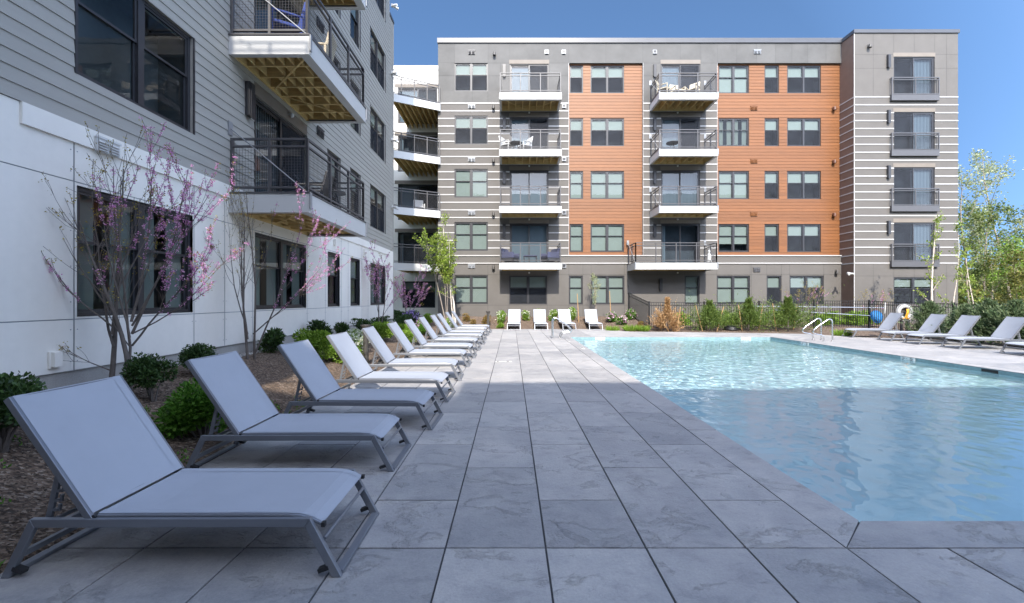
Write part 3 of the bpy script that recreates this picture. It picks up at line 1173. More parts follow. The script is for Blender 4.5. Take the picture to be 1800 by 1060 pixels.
def main_block():
    b = thing('apartment_building', 'long five storey grey apartment block with two orange bays facing the pool', 'building', (8, 30, 0))
    bx, by = 8.0, 30.0
    b.location = (0, 0, 0)
    W, WO, WT = Wall(YM, 'x'), Wall(YO, 'x'), Wall(YT, 'x')
    xa, x1, x2, x3, x4, x5 = fx(770, YM), fx(1000, YM), fx(1130, YM), fx(1261, YM), fx(1484, YM), fx(1684, YT)
    xt = fx(1501.5, YT)
    ZT, ZB, ZL = 16.47, 15.31, 3.62     # under the cap, under the top band, ledge
    # openings
    gw = (fx(798.8, YM), fx(857.6, YM))
    d1 = (fx(896, YM), fx(964.3, YM))
    d2 = (fx(1161.9, YM), fx(1230.4, YM))
    o1s, o1d = (fx(1000.5, YO) + .02, fx(1025, YO)), (fx(1038, YO), fx(1097, YO))
    o2a, o2b, o2c = (fx(1261, YO) + .06, fx(1316.5, YO)), (fx(1343.7, YO), fx(1369.2, YO)), (fx(1383.5, YO), fx(1442.8, YO))
    S, T = 1.275, 2.945                 # sill and head of the ground floor
    op, opo1, opo2, opt = [], [], [], []
    win = []
    rng = random.Random(11)
    for i, f in enumerate(FL):
        o = (*gw, S + f, T + f)
        op.append(o)
        win.append((W, o, 'twin', {4: .45, 3: .45, 2: .97, 1: .97, 0: .97}[i], ''))
        if i == 0:
            for px0, px1, kd, dr in ((895, 961.8, 'twin', .45), (1000, 1024.6, 'single', .97), (1039, 1097.6, 'twin', .97), (1203.5, 1229.7, 'single', .97),
                                     (1260, 1318.5, 'twin', .97), (1347.7, 1373.7, 'single', .45), (1388, 1448, 'twin', .40)):
                o = (fx(px0, YM), fx(px1, YM), S - .03, T - .02)
                op.append(o)
                win.append((W, o, kd, dr, ''))
        else:
            for q, st in ((d1, ['', 'bare', 'bare', 'left', 'left'][i]), (d2, ['', 'none', 'bare', 'left', 'left'][i])):
                o = (*q, f + .45, f + 2.86)
                op.append(o)
                win.append((W, o, 'door', 0, st))
            for q, kd, dest in ((o1s, 'single', opo1), (o1d, 'twin', opo1), (o2a, 'twin', opo2), (o2b, 'single', opo2), (o2c, 'twin', opo2)):
                o = (*q, S + f - .06, T + f - .09)
                dest.append(o)
                dr = .97 if (i <= 2 and (q is not o2c and q is not o2b)) or (q is o2a) else .45
                sty = 'curtain' if (q is o2a and i == 3) else ''
                win.append((WO, o, kd, dr if i > 1 or q is not o2a else .72, sty))
    top_t = (fx(1571, YT), fx(1643, YT))
    for i, f in enumerate(FL):
        if i == 0:
            o = (fx(1570.8, YT), fx(1642, YT), 1.28, 2.78)
            opt.append(o)
            win.append((WT, o, 'twin', .35, ''))
        else:
            o = (*top_t, f + .40, f + 2.75)
            opt.append(o)
            win.append((WT, o, 'door', 0, ['', 'right', 'right', 'right', 'right'][i]))
    # cladding
    g = MB()
    lint = []                            # beige lintel panels are part of the cladding zone
    for q in (d1, d2):
        for f in FL[1:]:
            lint.append((q[0] - .03, q[1] + .03, f + 2.86, f + 3.10))
    strips = [12.93 - .4437 * k for k in range(22)]
    opl = op + lint
    ground_rows = [(0.2, 1.2), (1.2, 2.98), (2.98, ZL)]
    gj = sorted({o[0] for o in op if o[2] < 2} | {o[1] for o in op if o[2] < 2} | {fx(893, YM), fx(1105, YM), fx(1285, YM) + 1.2})
    W.clad(g, xa, x4 + .02, ground_rows, opl, joints=gj, gap=.006, zgap=.006, m=0, under=False)
    srow = list(zip(strips[::-1], strips[::-1][1:]))
    for a, c in ((xa, x1), (x2, x3)):
        W.clad(g, a, c, srow, opl, m=0, under=False)
    W.clad(g, x1, x2, [(strips[21], strips[20])], opl, m=0, under=False)
    W.clad(g, x3, x4 + .1, [(strips[21], strips[20])], opl, m=0, under=False)
    uj = [gw[1], fx(880, YM), d1[0] - .03, d1[1] + .03, fx(830, YM), d2[0] - .03, d2[1] + .03]
    for a, c in ((xa, x1), (x2, x3)):
        W.clad(g, a, c, [(strips[0], 14.57), (14.57, ZB)], opl, joints=uj, gap=.006, zgap=.006, m=1, under=False)
    tj = [fx(p, YM) for p in (799, 858, 896, 965, 1000, 1065, 1130, 1196, 1232, 1261, 1295, 1330, 1363, 1392, 1420, 1452)]
    W.clad(g, xa, x4, [(ZB, ZT)], [], joints=tj, gap=.004, zgap=.004, m=1, under=False)
    # bands: backing behind the joints, underside of the top band, returns at the set-back bays
    bk = MB()
    for a, c, z0, z1 in ((xa, x4, 0.2, ZL), (xa, x1, ZL, ZB), (x2, x3, ZL, ZB), (xa, x4, ZB, ZT)):
        W.clad(bk, a + .003, c - .003, [(z0, z1)], opl, ob=-.012, ot=-.012, m=0, under=False)
    for a, c in ((x1, x2), (x3, x4)):
        g.face([(a, YM, ZB), (a, YO + .02, ZB), (c, YO + .02, ZB), (c, YM, ZB)], 1)
        g.face([(a, YM, strips[20]), (c, YM, strips[20]), (c, YO + .02, strips[20]), (a, YO + .02, strips[20])], 0)
    for x, s_ in ((x1, 1), (x2, -1), (x3, 1)):
        g.face([(x, YM, strips[20]), (x, YO + .02, strips[20]), (x, YO + .02, ZB), (x, YM, ZB)], 0)
    # light strips and ledge
    for k, z in enumerate(strips):
        h = .062
        zones = ((xa, x4 + .05),) if k >= 20 else ((xa, x1), (x2, x3))
        for a, c in zones:
            for p, q in W.spans(a, c, z, z + h, opl):
                W.box(g, p, q, z, z + h, -.01, .022 if k < 20 else .05, 2)
    for x in (x1 - .02, x2, x3 - .02):
        W.box(g, x, x + .02, strips[20] + .07, ZB, .001, .012, 2)
    W.reveals(g, op, .05, 0)
    for q in lint:
        W.box(g, q[0], q[1], q[2] + .004, q[3] - .004, -.03, .008, 3)
    g.build('wall', [M['grey_panel'], M['grey_top'], M['strip'], M['beige']], b)
    bk.build('joint_backing', M['joint'], b)
    # orange bays
    for a, c, oo in ((x1, x2, opo1), (x3, x4 + .12, opo2)):
        og = MB()
        WO.clad(og, a, c, rows(strips[20] + .06, ZB, .183), oo, ob=.016, ot=.002, m=0)
        WO.reveals(og, oo, .05, 0, .002)
        og.build('orange_siding', M['orange'], b)
    # tower
    t = MB()
    lt = [(top_t[0] - .03, top_t[1] + .03, f + 2.75, f + 2.98) for f in FL[1:]]
    ot = opt + lt
    ts = [12.86 - .4437 * k for k in range(22)]
    tjs = [fx(p, YT) for p in (1535, 1571, 1607, 1643, 1664)]
    WT.clad(t, xt, x5, [(0.1, 1.25), (1.25, 2.85), (2.85, ts[21])], ot, joints=tjs, gap=.005, zgap=.005, under=False)
    WT.clad(t, xt, x5, list(zip(ts[::-1], ts[::-1][1:])), ot, under=False)
    WT.clad(t, xt, x5, [(ts[0], 14.5), (14.5, 15.28), (15.28, ZT)], ot, joints=tjs, gap=.005, zgap=.005, under=False)
    WT.clad(t, xt + .003, x5 - .003, [(0.1, ZT)], ot, ob=-.012, ot=-.012, m=1, under=False)
    for z in ts:
        for p, q in WT.spans(xt, x5, z, z + .06, ot):
            WT.box(t, p, q, z, z + .06, -.01, .022, 2)
        t.box(xt - .022, xt - .0005, YT + .002, YO, z, z + .06, 2)
    WT.reveals(t, opt, .05, 0)
    for q in lt:
        WT.box(t, q[0], q[1], q[2] + .004, q[3] - .004, -.03, .008, 3)
    t.face([(xt, YT, 0), (xt, YO + .3, 0), (xt, YO + .3, ZT), (xt, YT, ZT)], 4)
    t.face([(x5, YO + 18, 0), (x5, YT, 0), (x5, YT, ZT), (x5, YO + 18, ZT)], 0)
    WT.box(t, xt - .02, xt + .02, .1, ZT, .0015, .01, 2)
    t.build('tower', [M['grey_panel'], M['joint'], M['strip'], M['beige'], mat('tower_return', (0.155, 0.10, 0.075), .65, .1)], b)
    # body, roof and caps
    body = MB()
    yb = YM + .75
    body.box(xa + .01, x4, yb, YM + 18, 0, ZT - .05)
    body.box(x4 + .001, x5 - .01, yb + .01, YM + 18.3, 0, ZT - .06)
    body.box(xa - .001, xa + .012, YM + .001, YM + 2.6, 0, ZT - .02)
    body.build('side_walls', M['grey_panel'], b)
    rf = MB()
    rf.box(xa - .04, x4, YM - .07, YM + .5, ZT, 16.74)
    rf.box(xa - .04, xa + .3, YM + .501, YM + 18, ZT, 16.74)
    rf.box(xt - .05, x5 + .05, YT - .06, YT + .4, ZT, 16.66)
    rf.box(xt - .05, xt + .25, YT + .401, YM + 1.0, ZT, 16.66)
    rf.box(x5 - .25, x5 + .05, YT + .401, YM + 18, ZT, 16.66)
    rf.box(xa + .301, x5 - .26, YM + .9, YM + 18, ZT - .1, ZT + .05)
    rf.build('roof', M['cap'], b)
    for wl, o, kd, dr, st in win:
        window(wl, o, kd, b, dr, st)
    # corner recess between the wings
    rc = MB()
    YR = 26.7
    WR = Wall(YR, 'x')
    do = [(-7.3, -4.75, f + .45, f + 2.75) for f in FL[1:]] + [(-7.0, -4.9, 1.0, 2.7)]
    WR.clad(rc, -11.0, xa, [(0, 3.5)] + [(3.5 + 3.1 * i, 6.6 + 3.1 * i) for i in range(3)] + [(12.8, 16.3)], do, m=0, under=False)
    WR.reveals(rc, do, .05, 0)
    WR.box(rc, -11.0, xa, 16.3, 16.55, 0.0, .05, 0)
    for f in FL[1:]:
        WR.box(rc, -7.5, -4.6, f + 2.76, f + 2.98, .002, .02, 1)
    rc.build('recess_wall', [M['white_panel'], M['beige']], b)
    rb = MB()
    rb.box(-11.0, xa - .01, YR + .75, YR + 10, 0, 16.3)
    rb.build('recess_body', M['grey_panel'], b)
    for i, o in enumerate(do):
        window(WR, o, 'door' if i < 4 else 'twin', b, .3, ['none', 'left', 'none', 'full', ''][i])
    # corner balconies with a slanted front
    A, B_ = Vector((-6.75, 22.72)), Vector((-4.12, 24.02))
    for i, f in enumerate(FL[1:]):
        zt = f + .45
        c = MB()
        poly = [(A.x, A.y), (B_.x, B_.y), (B_.x, 24.18), (xa - .002, 24.21), (xa - .002, YR - .01), (A.x, YR - .01)]
        c.prism([(A.x, A.y), (B_.x, B_.y), (B_.x - .03, B_.y + .06), (A.x, A.y + .06)], -.40, 0, 'z', 0)
        c.prism([(B_.x - .002, B_.y + .002), (B_.x - .002, 24.185), (B_.x - .16, 24.185), (B_.x - .1, B_.y + .06)], -.40, -.001, 'z', 0)
        c.prism(poly, .001, .03, 'z', 1)
        o = c.build('balcony', [M['white_metal'], M['rail']], b, (0, 0, zt))
        j = MB()
        dx = B_ - A
        for k in range(9):
            q = A + dx * (k + .5) / 9
            j.box(q.x - .02, q.x + .02, q.y + .09, YR - .02, -.33, -.04, 0)
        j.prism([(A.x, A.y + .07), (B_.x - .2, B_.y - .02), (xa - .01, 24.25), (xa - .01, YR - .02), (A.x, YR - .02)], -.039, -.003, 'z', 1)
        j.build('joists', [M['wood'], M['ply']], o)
        n = Vector((-dx.y, dx.x)).normalized() * .05
        railing(o, [(A.x + n.x, A.y + n.y), (B_.x + n.x - .02, B_.y + n.y)], posts=[4])
    # balconies of the two bays
    for i, f in enumerate(FL[1:]):
        zt = f + .45
        balcony(b, W, -.67, 3.42, zt, 1.5, rods=False)
        if i == 0:
            balcony(b, W, 6.75, 4.55, zt, 1.5, rods=True, posts=4)
        else:
            balcony(b, W, 8.06, 3.25, zt, 1.5, rods=True)
        for u in (-.67 + 1.7, 8.06 + 1.6):
            fixture('dome', W, u, zt - .46, b, 'soffit_light')
        for u in (fx(886.4, YM), fx(1150.5, YM)):
            fixture('sconce', W, u, f + 2.45, b, 'wall_sconce')
        fixture('sconce', WT, fx(1560.8, YT), f + 2.48, b, 'wall_sconce')
        # juliet rail on the tower
        a, c = fx(1566.5, YT - .1), fx(1650.5, YT - .1)
        jr = MB()
        z0 = f + .25
        yy = YT - .12
        jr.box(a, c, yy - .02, YT - .001, z0, z0 + .32)
        o = jr.build('juliet_balcony', M['rail'], b)
        r = MB()
        for z, h in ((z0 + 1.27, .05), (z0 + 1.15, .035), (z0 + .36, .04)):
            r.box(a, c, yy - .02, yy + .02, z - h / 2, z + h / 2)
        for x in (a + .025, (a + c) / 2, c - .025):
            r.box(x - .025, x + .025, yy - .022, yy + .022, z0 + .32, z0 + 1.25)
        for x in (a + .02, c - .02):
            r.box(x - .02, x + .02, yy + .021, YT - .002, z0 + 1.22, z0 + 1.26)
        r.build('railing', M['rail'], o)
        wv = MB()
        wire_panel(wv, (a, yy, 0), ((a + c) / 2, yy, 0), z0 + .38, z0 + 1.13, .06)
        wire_panel(wv, ((a + c) / 2, yy, 0), (c, yy, 0), z0 + .38, z0 + 1.13, .06)
        wv.build('wire_infill', M['rail'], o)
    fixture('sconce', W, fx(1161, YM), 2.4, b, 'wall_sconce')
    for i in range(4):                  # vents and lamps between the storeys
        z = fz(189, YM) - 3.1 * i + .06
        fixture('vent_light', W, fx(829, YM), z, b, 'wall_vent')
        if i:
            pass
        fixture('lamp', W, fx(867.5, YM), z - .03, b, 'wall_lamp')
        fixture('duct', W, fx(991.5, YM), z + .02, b, 'dryer_vent')
        if i < 3:
            fixture('vent_orange', WO, fx(1325, YO), z - .05, b, 'wall_vent', .012)
            fixture('lamp_orange', WO, fx(1464, YO), z - .05, b, 'wall_lamp', .012)
    fixture('vent', W, fx(829, YM), 15.92, b, 'wall_vent')
    fixture('lamp', W, fx(869, YM), 15.85, b, 'wall_lamp')
    for p in (961, 991, 1151):
        fixture('duct', W, fx(p, YM), 15.95, b, 'dryer_vent')
    fixture('vent_light', W, fx(1331, YM), 15.95, b, 'wall_vent')
    fixture('lamp', WT, fx(1526, YT), 15.75, b, 'wall_lamp')
    fixture('vent', W, fx(1330, YM), 3.26, b, 'wall_vent')
    fixture('lamp', W, fx(1469, YM), 3.18, b, 'wall_lamp')
    o = fixture('cam', WT, fx(1490, YT), 3.0, b, 'security_camera')
    return b


# ------------------------------------------------------------------ left wing
def left_wing():
    b = thing('apartment_building', 'grey lap sided apartment wing over white panels, close along the left bed', 'building', (0, 0, 0))
    W = Wall(XW, 'y')
    Y0, Y1, Y2 = -11.2, 18.9, 19.55
    ZF, ZS, ZT = .63, 3.77, 16.5
    cols = [('twin', wy(135), wy(338.5)), ('door', wy(448), wy(538)), ('single', wy(576), wy(597)), ('single', wy(616), wy(632.5)), ('twin', wy(651), wy(677))]
    op, win = [], []
    rng = random.Random(5)
    back = [('twin', -9.6, -7.7), ('door', -3.0, -.8), ('single', 1.9, 2.7)]
    for i, f in enumerate(FL):
        for kd, a, c in cols + back:
            k2 = 'twin' if (kd == 'door' and i == 0) else kd
            o = (a, c, 1.31 + f, 2.99 + f) if k2 != 'door' else (a, c, .51 + f, 2.86 + f)
            op.append(o)
            dr = {'twin': .25, 'single': .4}.get(k2, .3)
            st = 'curtain' if (k2 == 'twin' and i == 0) else ('left' if k2 == 'door' else ('open' if k2 == 'single' else ''))
            if i == 1 and kd == 'twin' and a < 6:
                dr, st = .02, 'open'
            win.append((o, k2, dr, st))
    lint = [(a - .03, c + .03, 2.86 + f, 3.14 + f) for f in FL[1:] for kd, a, c in cols + back if kd == 'door']
    opl = op + lint
    g = MB()
    W.clad(g, Y0, Y1, rows(ZS, ZT, .176), opl, ob=.016, ot=.002, m=0)
    W.reveals(g, op, .06, 0, .004)
    for q in lint:
        W.box(g, q[0], q[1], q[2] + .004, q[3] - .004, -.03, .012, 1)
    for q in op:                          # thin corner trim round each opening
        if q[2] > 3.5:
            W.box(g, q[0] - .035, q[0] - .001, q[2], q[3], -.02, .02, 2)
            W.box(g, q[1] + .001, q[1] + .035, q[2], q[3], -.02, .02, 2)
    g.build('lap_siding', [M['siding'], M['beige'], M['frame']], b)
    p = MB()
    js = sorted({wy(x) for x in (130, 341, 395, 444, 540, 572, 600, 612, 636, 647, 681)} | {1.2, 3.1, -1.5, -4, -6.5, 4.0})
    W.clad(p, Y0, Y1, [(ZF, 1.28), (1.28, 3.03), (3.03, ZS)], op, joints=js, gap=.007, zgap=.006, under=False)
    W.reveals(p, [o for o in op if o[2] < 2], .06, 0)
    p.face([W.P(Y0, ZF, 0), W.P(Y0, ZF, -.3), W.P(Y1, ZF, -.3), W.P(Y1, ZF, 0)])
    W.box(p, wy(34), Y1, 3.52, ZS - .004, -.01, .035, 0)
    rr = random.Random(2)                  # fastener heads
    for j in js:
        for s_ in (-.04, .04):
            for z in (.75, 1.15, 1.5, 1.95, 2.4, 2.85, 3.15, 3.42):
                if not any(a - .05 < j + s_ < c + .05 and zz0 < z < zz1 for a, c, zz0, zz1 in op):
                    W.box(p, j + s_ - .006, j + s_ + .006, z - .006, z + .006, .0, .003, 1)
    p.build('white_panels', [M['white_panel'], M['flashing']], b)
    k = MB()
    W.clad(k, Y0 + .003, Y1 - .003, [(ZF, ZS)], op, ob=-.012, ot=-.012, under=False)
    k.build('joint_backing', mat('panel_joint', (.30, .32, .35), .8), b)
    fd = MB()
    W.box(fd, Y0, Y1 + .6, -.1, ZF - .003, -.3, -.03)
    fd.build('foundation', M['concrete'], b)
    e = MB()
    W.clad(e, Y1 + .005, Y2, rows(ZS, 14.5, .176), [], ob=.0, ot=-.012, m=0)
    W.clad(e, Y1 + .005, Y2, [(ZF, ZS)], [], ob=-.002, ot=-.002, m=1, under=False)
    W.box(e, Y1 + .001, Y2 + .03, 14.5, 14.62, -.4, .03, 2)
    W.box(e, Y2 - .06, Y2 + .001, ZF, 14.5, -.03, .012, 0)
    e.build('corner_bay', [M['siding'], M['white_panel'], M['cap']], b)
    c = MB()
    c.box(-17.5, XW - .7, Y0, Y1, 0, ZT)
    c.box(XW - .69, XW - .02, Y1 - .03, Y1 - .001, 0, ZT)
    c.box(-17.5, XW - .05, Y1, Y2 - .01, 0, 14.48)
    c.build('side_walls', M['siding'], b)
    rf = MB()
    rf.box(-17.6, XW + .05, Y0, Y1 + .05, ZT, 16.74)
    rf.build('roof', M['cap'], b)
    for o, kd, dr, st in win:
        window(W, o, kd, b, dr, st, .035)
    for i, f in enumerate(FL[1:]):
        balcony(b, W, 8.14, 3.21, f + .51, 1.58, rods=True, blocking=6)
        balcony(b, W, -3.6, 3.4, f + .51, 1.58, rods=True, blocking=6)
        fixture('sconce', W, wy(434), f + 2.62, b, 'wall_sconce', .016)
        fixture('dome', W, wy(507), f + 3.02, b, 'soffit_light', .016)
        fixture('cam', W, 19.2, f + 2.72, b, 'wall_lamp')
        fixture('vent', W, 12.0, f + 3.25, b, 'wall_vent', .016)
    fixture('vent_white', W, wy(182), 3.60, b, 'wall_vent', .036).scale = (.8, 1, .8)
    fixture('outlet', W, wy(93), .80, b, 'outlet_box')
    for u in (13.0, 15.6):
        fixture('outlet', W, u, 3.32, b, 'wall_lamp')
    return b


# ------------------------------------------------------------------ the wing behind the camera that shades the near deck
def rear_wing():
    b = thing('apartment_building', 'grey apartment wing closing the courtyard behind the viewpoint', 'building', (0, 0, 0))
    yf = -11.2
    w_ = MB()
    w_.box(-17.6, -4.02, yf - 14, yf, 0, 16.6)
    w_.box(-4.01, -1.0, yf - 14, yf, 0, 15.72)
    w_.box(-.99, 40, yf - 14, yf, 0, 16.7)
    for z in range(4):
        w_.box(-4, 40, yf + .001, yf + .03, 3.5 + 3.1 * z, 3.6 + 3.1 * z, 1)
    w_.build('wall', [M['grey_panel'], M['strip']], b)
    for i in range(5):
        for x in (1.5, 5.0, 9.5, 13.0, 17.5, 21.0):
            fr, gl, bl, sn = window_meshes('twin', 1.9, 1.67, .45, '')
            o = put('window', fr, b, (x + 1.9, yf + .09, 1.3 + 3.1 * i), R(180))
            put('pane', gl, o)
            put('blind', bl, o)
    return b


main_block()
left_wing()
rear_wing()


# ------------------------------------------------------------------ sun loungers (local: +x is the foot end, z = 0 on the deck)
def make_lounger():
    root = thing('sun_lounger', 'x', 'sun lounger')
    fm, sm_ = M['chair_frame'], M['sling']
    W2 = .34
    ZR = .325
    fr = MB()
    for s in (-1, 1):
        y0, y1 = (s * W2, s * (W2 - .028))
        y0, y1 = min(y0, y1), max(y0, y1)
        fr.prism([(-.775, ZR), (-.748, ZR - .048), (.731, ZR - .048), (.757, ZR)], y0, y1, 'y')
    for x in (-.62, -.50, .1, .6):
        fr.box(x - .018, x + .018, -W2 + .0285, W2 - .0285, ZR - .045, ZR - .015)
    fr.build('frame', fm, root, bevel=.004)
    for s in (-1, 1):
        y0, y1 = sorted((s * W2, s * (W2 - .028)))
        l = MB()
        l.prism([(.7315, ZR - .0485), (.7575, ZR - .0005), (.932, .0), (.880, .0)], y0, y1, 'y')
        l.build('leg', fm, root, bevel=.003)
        l = MB()
        l.prism([(-.7755, ZR - .0005), (-.935, 0), (-.885, 0), (-.7485, ZR - .0485)], y0, y1, 'y')
        l.build('leg', fm, root, bevel=.003)
        for x, sx in ((.86, -1), (-.865, 1)):
            g = MB()
            g.bar((x, s * (W2 - .012), .055), (x + sx * .055, s * (W2 - .012), .035), .034, .022)
            g.build('glide', M['black_plastic'], root)
    for x0, x1 in ((.884, .930), (-.932, -.886)):
        f = MB()
        f.box(x0, x1, -W2 + .0285, W2 - .0285, .002, .026)
        f.build('foot_bar', fm, root, bevel=.004)
    t = MB()
    t.tube([(.825, -W2 + .028, .2), (.825, W2 - .028, .2)], .011, 10)
    t.build('cross_bar', fm, root, smooth=40)
    t = MB()
    t.box(-.858, -.832, -W2 + .0285, W2 - .0285, .105, .135)
    t.build('cross_bar', fm, root, smooth=40)
    # seat sling: follows its two side tubes, dips in the middle, curls down at the foot
    prof = [(-.435, .338), (-.2, .339), (.1, .339), (.45, .339), (.62, .338), (.70, .332), (.76, .316), (.815, .288)]
    se = MB()
    ny = 8
    half = W2 - .035

    def sag(t_, x_):
        return -.016 * (1 - t_ * t_) * min(1, max(0, (.82 - x_) * 4)) * min(1, (x_ + .44) * 5)
    grid = []
    for x, z in prof:
        grid.append([(x, half * (2 * j / ny - 1), z + sag(2 * j / ny - 1, x)) for j in range(ny + 1)])
    for i in range(len(prof) - 1):
        for j in range(ny):
            a, b, c, d = grid[i][j], grid[i + 1][j], grid[i + 1][j + 1], grid[i][j + 1]
            se.face([a, b, c, d])
            lo = lambda p: (p[0], p[1], p[2] - .005)
            se.face([lo(d), lo(c), lo(b), lo(a)])
    for s in (-1, 1):                   # sewn edge strips
        for i in range(len(prof) - 1):
            (xa, za), (xb, zb) = prof[i], prof[i + 1]
            ya, yb = s * half, s * (half - .045)
            q = [(xa, ya, za + .003), (xb, ya, zb + .003), (xb, yb, zb + sag(.85, xb) + .003), (xa, yb, za + sag(.85, xa) + .003)]
            se.face(q if s < 0 else q[::-1])
    st = se.build('seat', sm_, root, smooth=50)
    sr = MB()
    for s in (-1, 1):
        sr.tube([(x, s * (half + .004), z - .009) for x, z in prof], .010, 8)
        sr.box(.812, .832, s * (half + .004) - .012, s * (half + .004) + .012, .268, .292, 1)
    sr.build('seat_rail', [fm, M['black_plastic']], st, smooth=40)
    # reclined back
    ux, uz = -.563, .826
    H0, L = (-.455, .345), .785
    P = lambda k, y, o=0: (H0[0] + ux * k + uz * o, y, H0[1] + uz * k - ux * o)
    ba = MB()
    nk = 8
    hb = .315
    gk = lambda k, t_: -.020 * (1 - t_ * t_) * math.sin(math.pi * min(1, max(0, .15 + .8 * k / L)))
    for i in range(nk):
        for j in range(ny):
            k0, k1 = L * i / nk, L * (i + 1) / nk
            t0, t1 = 2 * j / ny - 1, 2 * (j + 1) / ny - 1
            a, b = P(k0, hb * t0, gk(k0, t0)), P(k0, hb * t1, gk(k0, t1))
            c, d = P(k1, hb * t1, gk(k1, t1)), P(k1, hb * t0, gk(k1, t0))
            ba.face([a, b, c, d])
            e = lambda k, t_: P(k, hb * t_, gk(k, t_) - .005)
            ba.face([e(k1, t0), e(k1, t1), e(k0, t1), e(k0, t0)])
    for s in (-1, 1):
        for i in range(nk):
            k0, k1 = L * i / nk, L * (i + 1) / nk
            q = [P(k0, s * hb, .003), P(k0, s * (hb - .05), gk(k0, .84) + .003), P(k1, s * (hb - .05), gk(k1, .84) + .003), P(k1, s * hb, .003)]
            ba.face(q if s < 0 else q[::-1])
    bo = ba.build('backrest', sm_, root, smooth=50)
    bf = MB()
    for s in (-1, 1):
        bf.bar(P(-.03, s * (hb + .006), -.018), P(L, s * (hb + .006), -.018), .024, .038, up=(0.826, 0, 0.563))
        bf.tube([(-.437, s * (hb - .02), .33), (-.437, s * (hb + .015), .33)], .013, 8, 1)
    bf.bar(P(L - .012, -hb + .01, -.018), P(L - .012, hb - .01, -.018), .024, .03)
    bf.bar(P(.02, -hb + .01, -.024), P(.02, hb - .01, -.024), .024, .02)
    bf.build('back_frame', [fm, M['black_plastic']], bo, bevel=.003)
    sb = MB()
    for s in (-1, 1):
        y = s * (hb - .035)
        p, q = P(.33, y, -.03), (-.735, y, .285)
        sb.bar(p, q, .014, .03)
        p, q = Vector(p), Vector(q)
        for k in range(3):              # notches of the recline rack
            c = p.lerp(q, .45 + .17 * k)
            sb.bar(c + Vector((.012, 0, -.004)), c + Vector((.045, 0, .0)), .012, .016)
            sb.bar(c + Vector((.045, 0, -.008)), c + Vector((.052, 0, .03)), .012, .012)
    sb.tube([P(.33, -hb + .03, -.03), P(.33, hb - .03, -.03)], .010, 8)
    sb.tube([(-.70, -hb + .03, .295), (-.70, hb - .03, .295)], .012, 8)
    sb.build('back_support', fm, root, smooth=40)
    return root


LOUNGER = make_lounger()
_first = [True]


def place_lounger(x, y, rz, label, group, z=0.0):
    if _first[0]:
        _first[0] = False
        o = LOUNGER
        o.location, o.rotation_euler = (x, y, z), (0, 0, rz)
        tag(o, label, group=group)
    else:
        o = dup(LOUNGER, (x, y, z), rz, label, group)
    return o


def loungers():
    G1 = 'sun loungers in the long row beside the left bed'
    ys = [2.62, 4.02, 5.22, 6.56, 8.10, 9.70, 11.15, 12.75, 14.45, 15.9, 17.85, 19.4]
    lab = ['large shaded blue-grey lounger nearest the viewer, seen whole at the lower left',
           'shaded blue-grey lounger just behind the nearest one, bright green shrub at its back',
           'third shaded blue-grey lounger, last one lying fully in the shadow',
           'first white sunlit lounger after the shadow edge, its near rail still shaded',
           'sunlit white lounger with the bollard light standing behind its backrest',
           'second white lounger beyond the one with the bollard behind its backrest',
           'white lounger in the middle of the sunlit row, lime shrub at its back',
           'white lounger just before the pink rhododendron in the left bed',
           'white lounger beside the pink rhododendron, fourth from the far end of its row',
           'white lounger third from the far end of the long left row',
           'white lounger second from the far end of the long left row',
           'white lounger at the far end of the long row, beside the far bollard light']
    rr = random.Random(8)
    for i, (y, l) in enumerate(zip(ys, lab)):
        place_lounger(-1.87 + (rr.uniform(-.03, .03) if i > 0 else 0) - (.09 if i == 1 else 0), y, R(rr.uniform(-2.2, 2.2) if i > 1 else 0.3), l, G1)
    G2 = 'sun loungers facing the pool below the main block'
    lab = ['white lounger facing the pool under the two-sash ground floor window, leftmost of four',
           'second white lounger from the left in the row of four below the block',
           'white lounger just behind the steel grab rails at the pool corner',
           'white lounger at the right end of the row of four, by pink rhododendrons']
    for x, l in zip((.14, 1.52, 2.9, 4.3), lab):
        place_lounger(x, 21.85, R(-90 + rr.uniform(-2, 2)), l, G2, .0)
    G3 = 'sun loungers along the right side of the pool'
    lab = ['white lounger right of the pool ladder, with a blue net hanging behind it',
           'white lounger standing before the white life ring on the right side',
           'middle lounger of the five on the right side of the pool',
           'large white lounger second nearest on the right pool deck, shrubs behind it',
           'white lounger on the right deck cut off by the edge of the picture']
    for x, y, rz, l in ((14.62, 16.85, 172, lab[0]), (14.78, 15.35, 172, lab[1]), (14.68, 14.2, 172, lab[2]), (14.72, 12.95, 171, lab[3]), (14.75, 11.35, 171, lab[4])):
        place_lounger(x, y, R(rz), l, G3)


loungers()


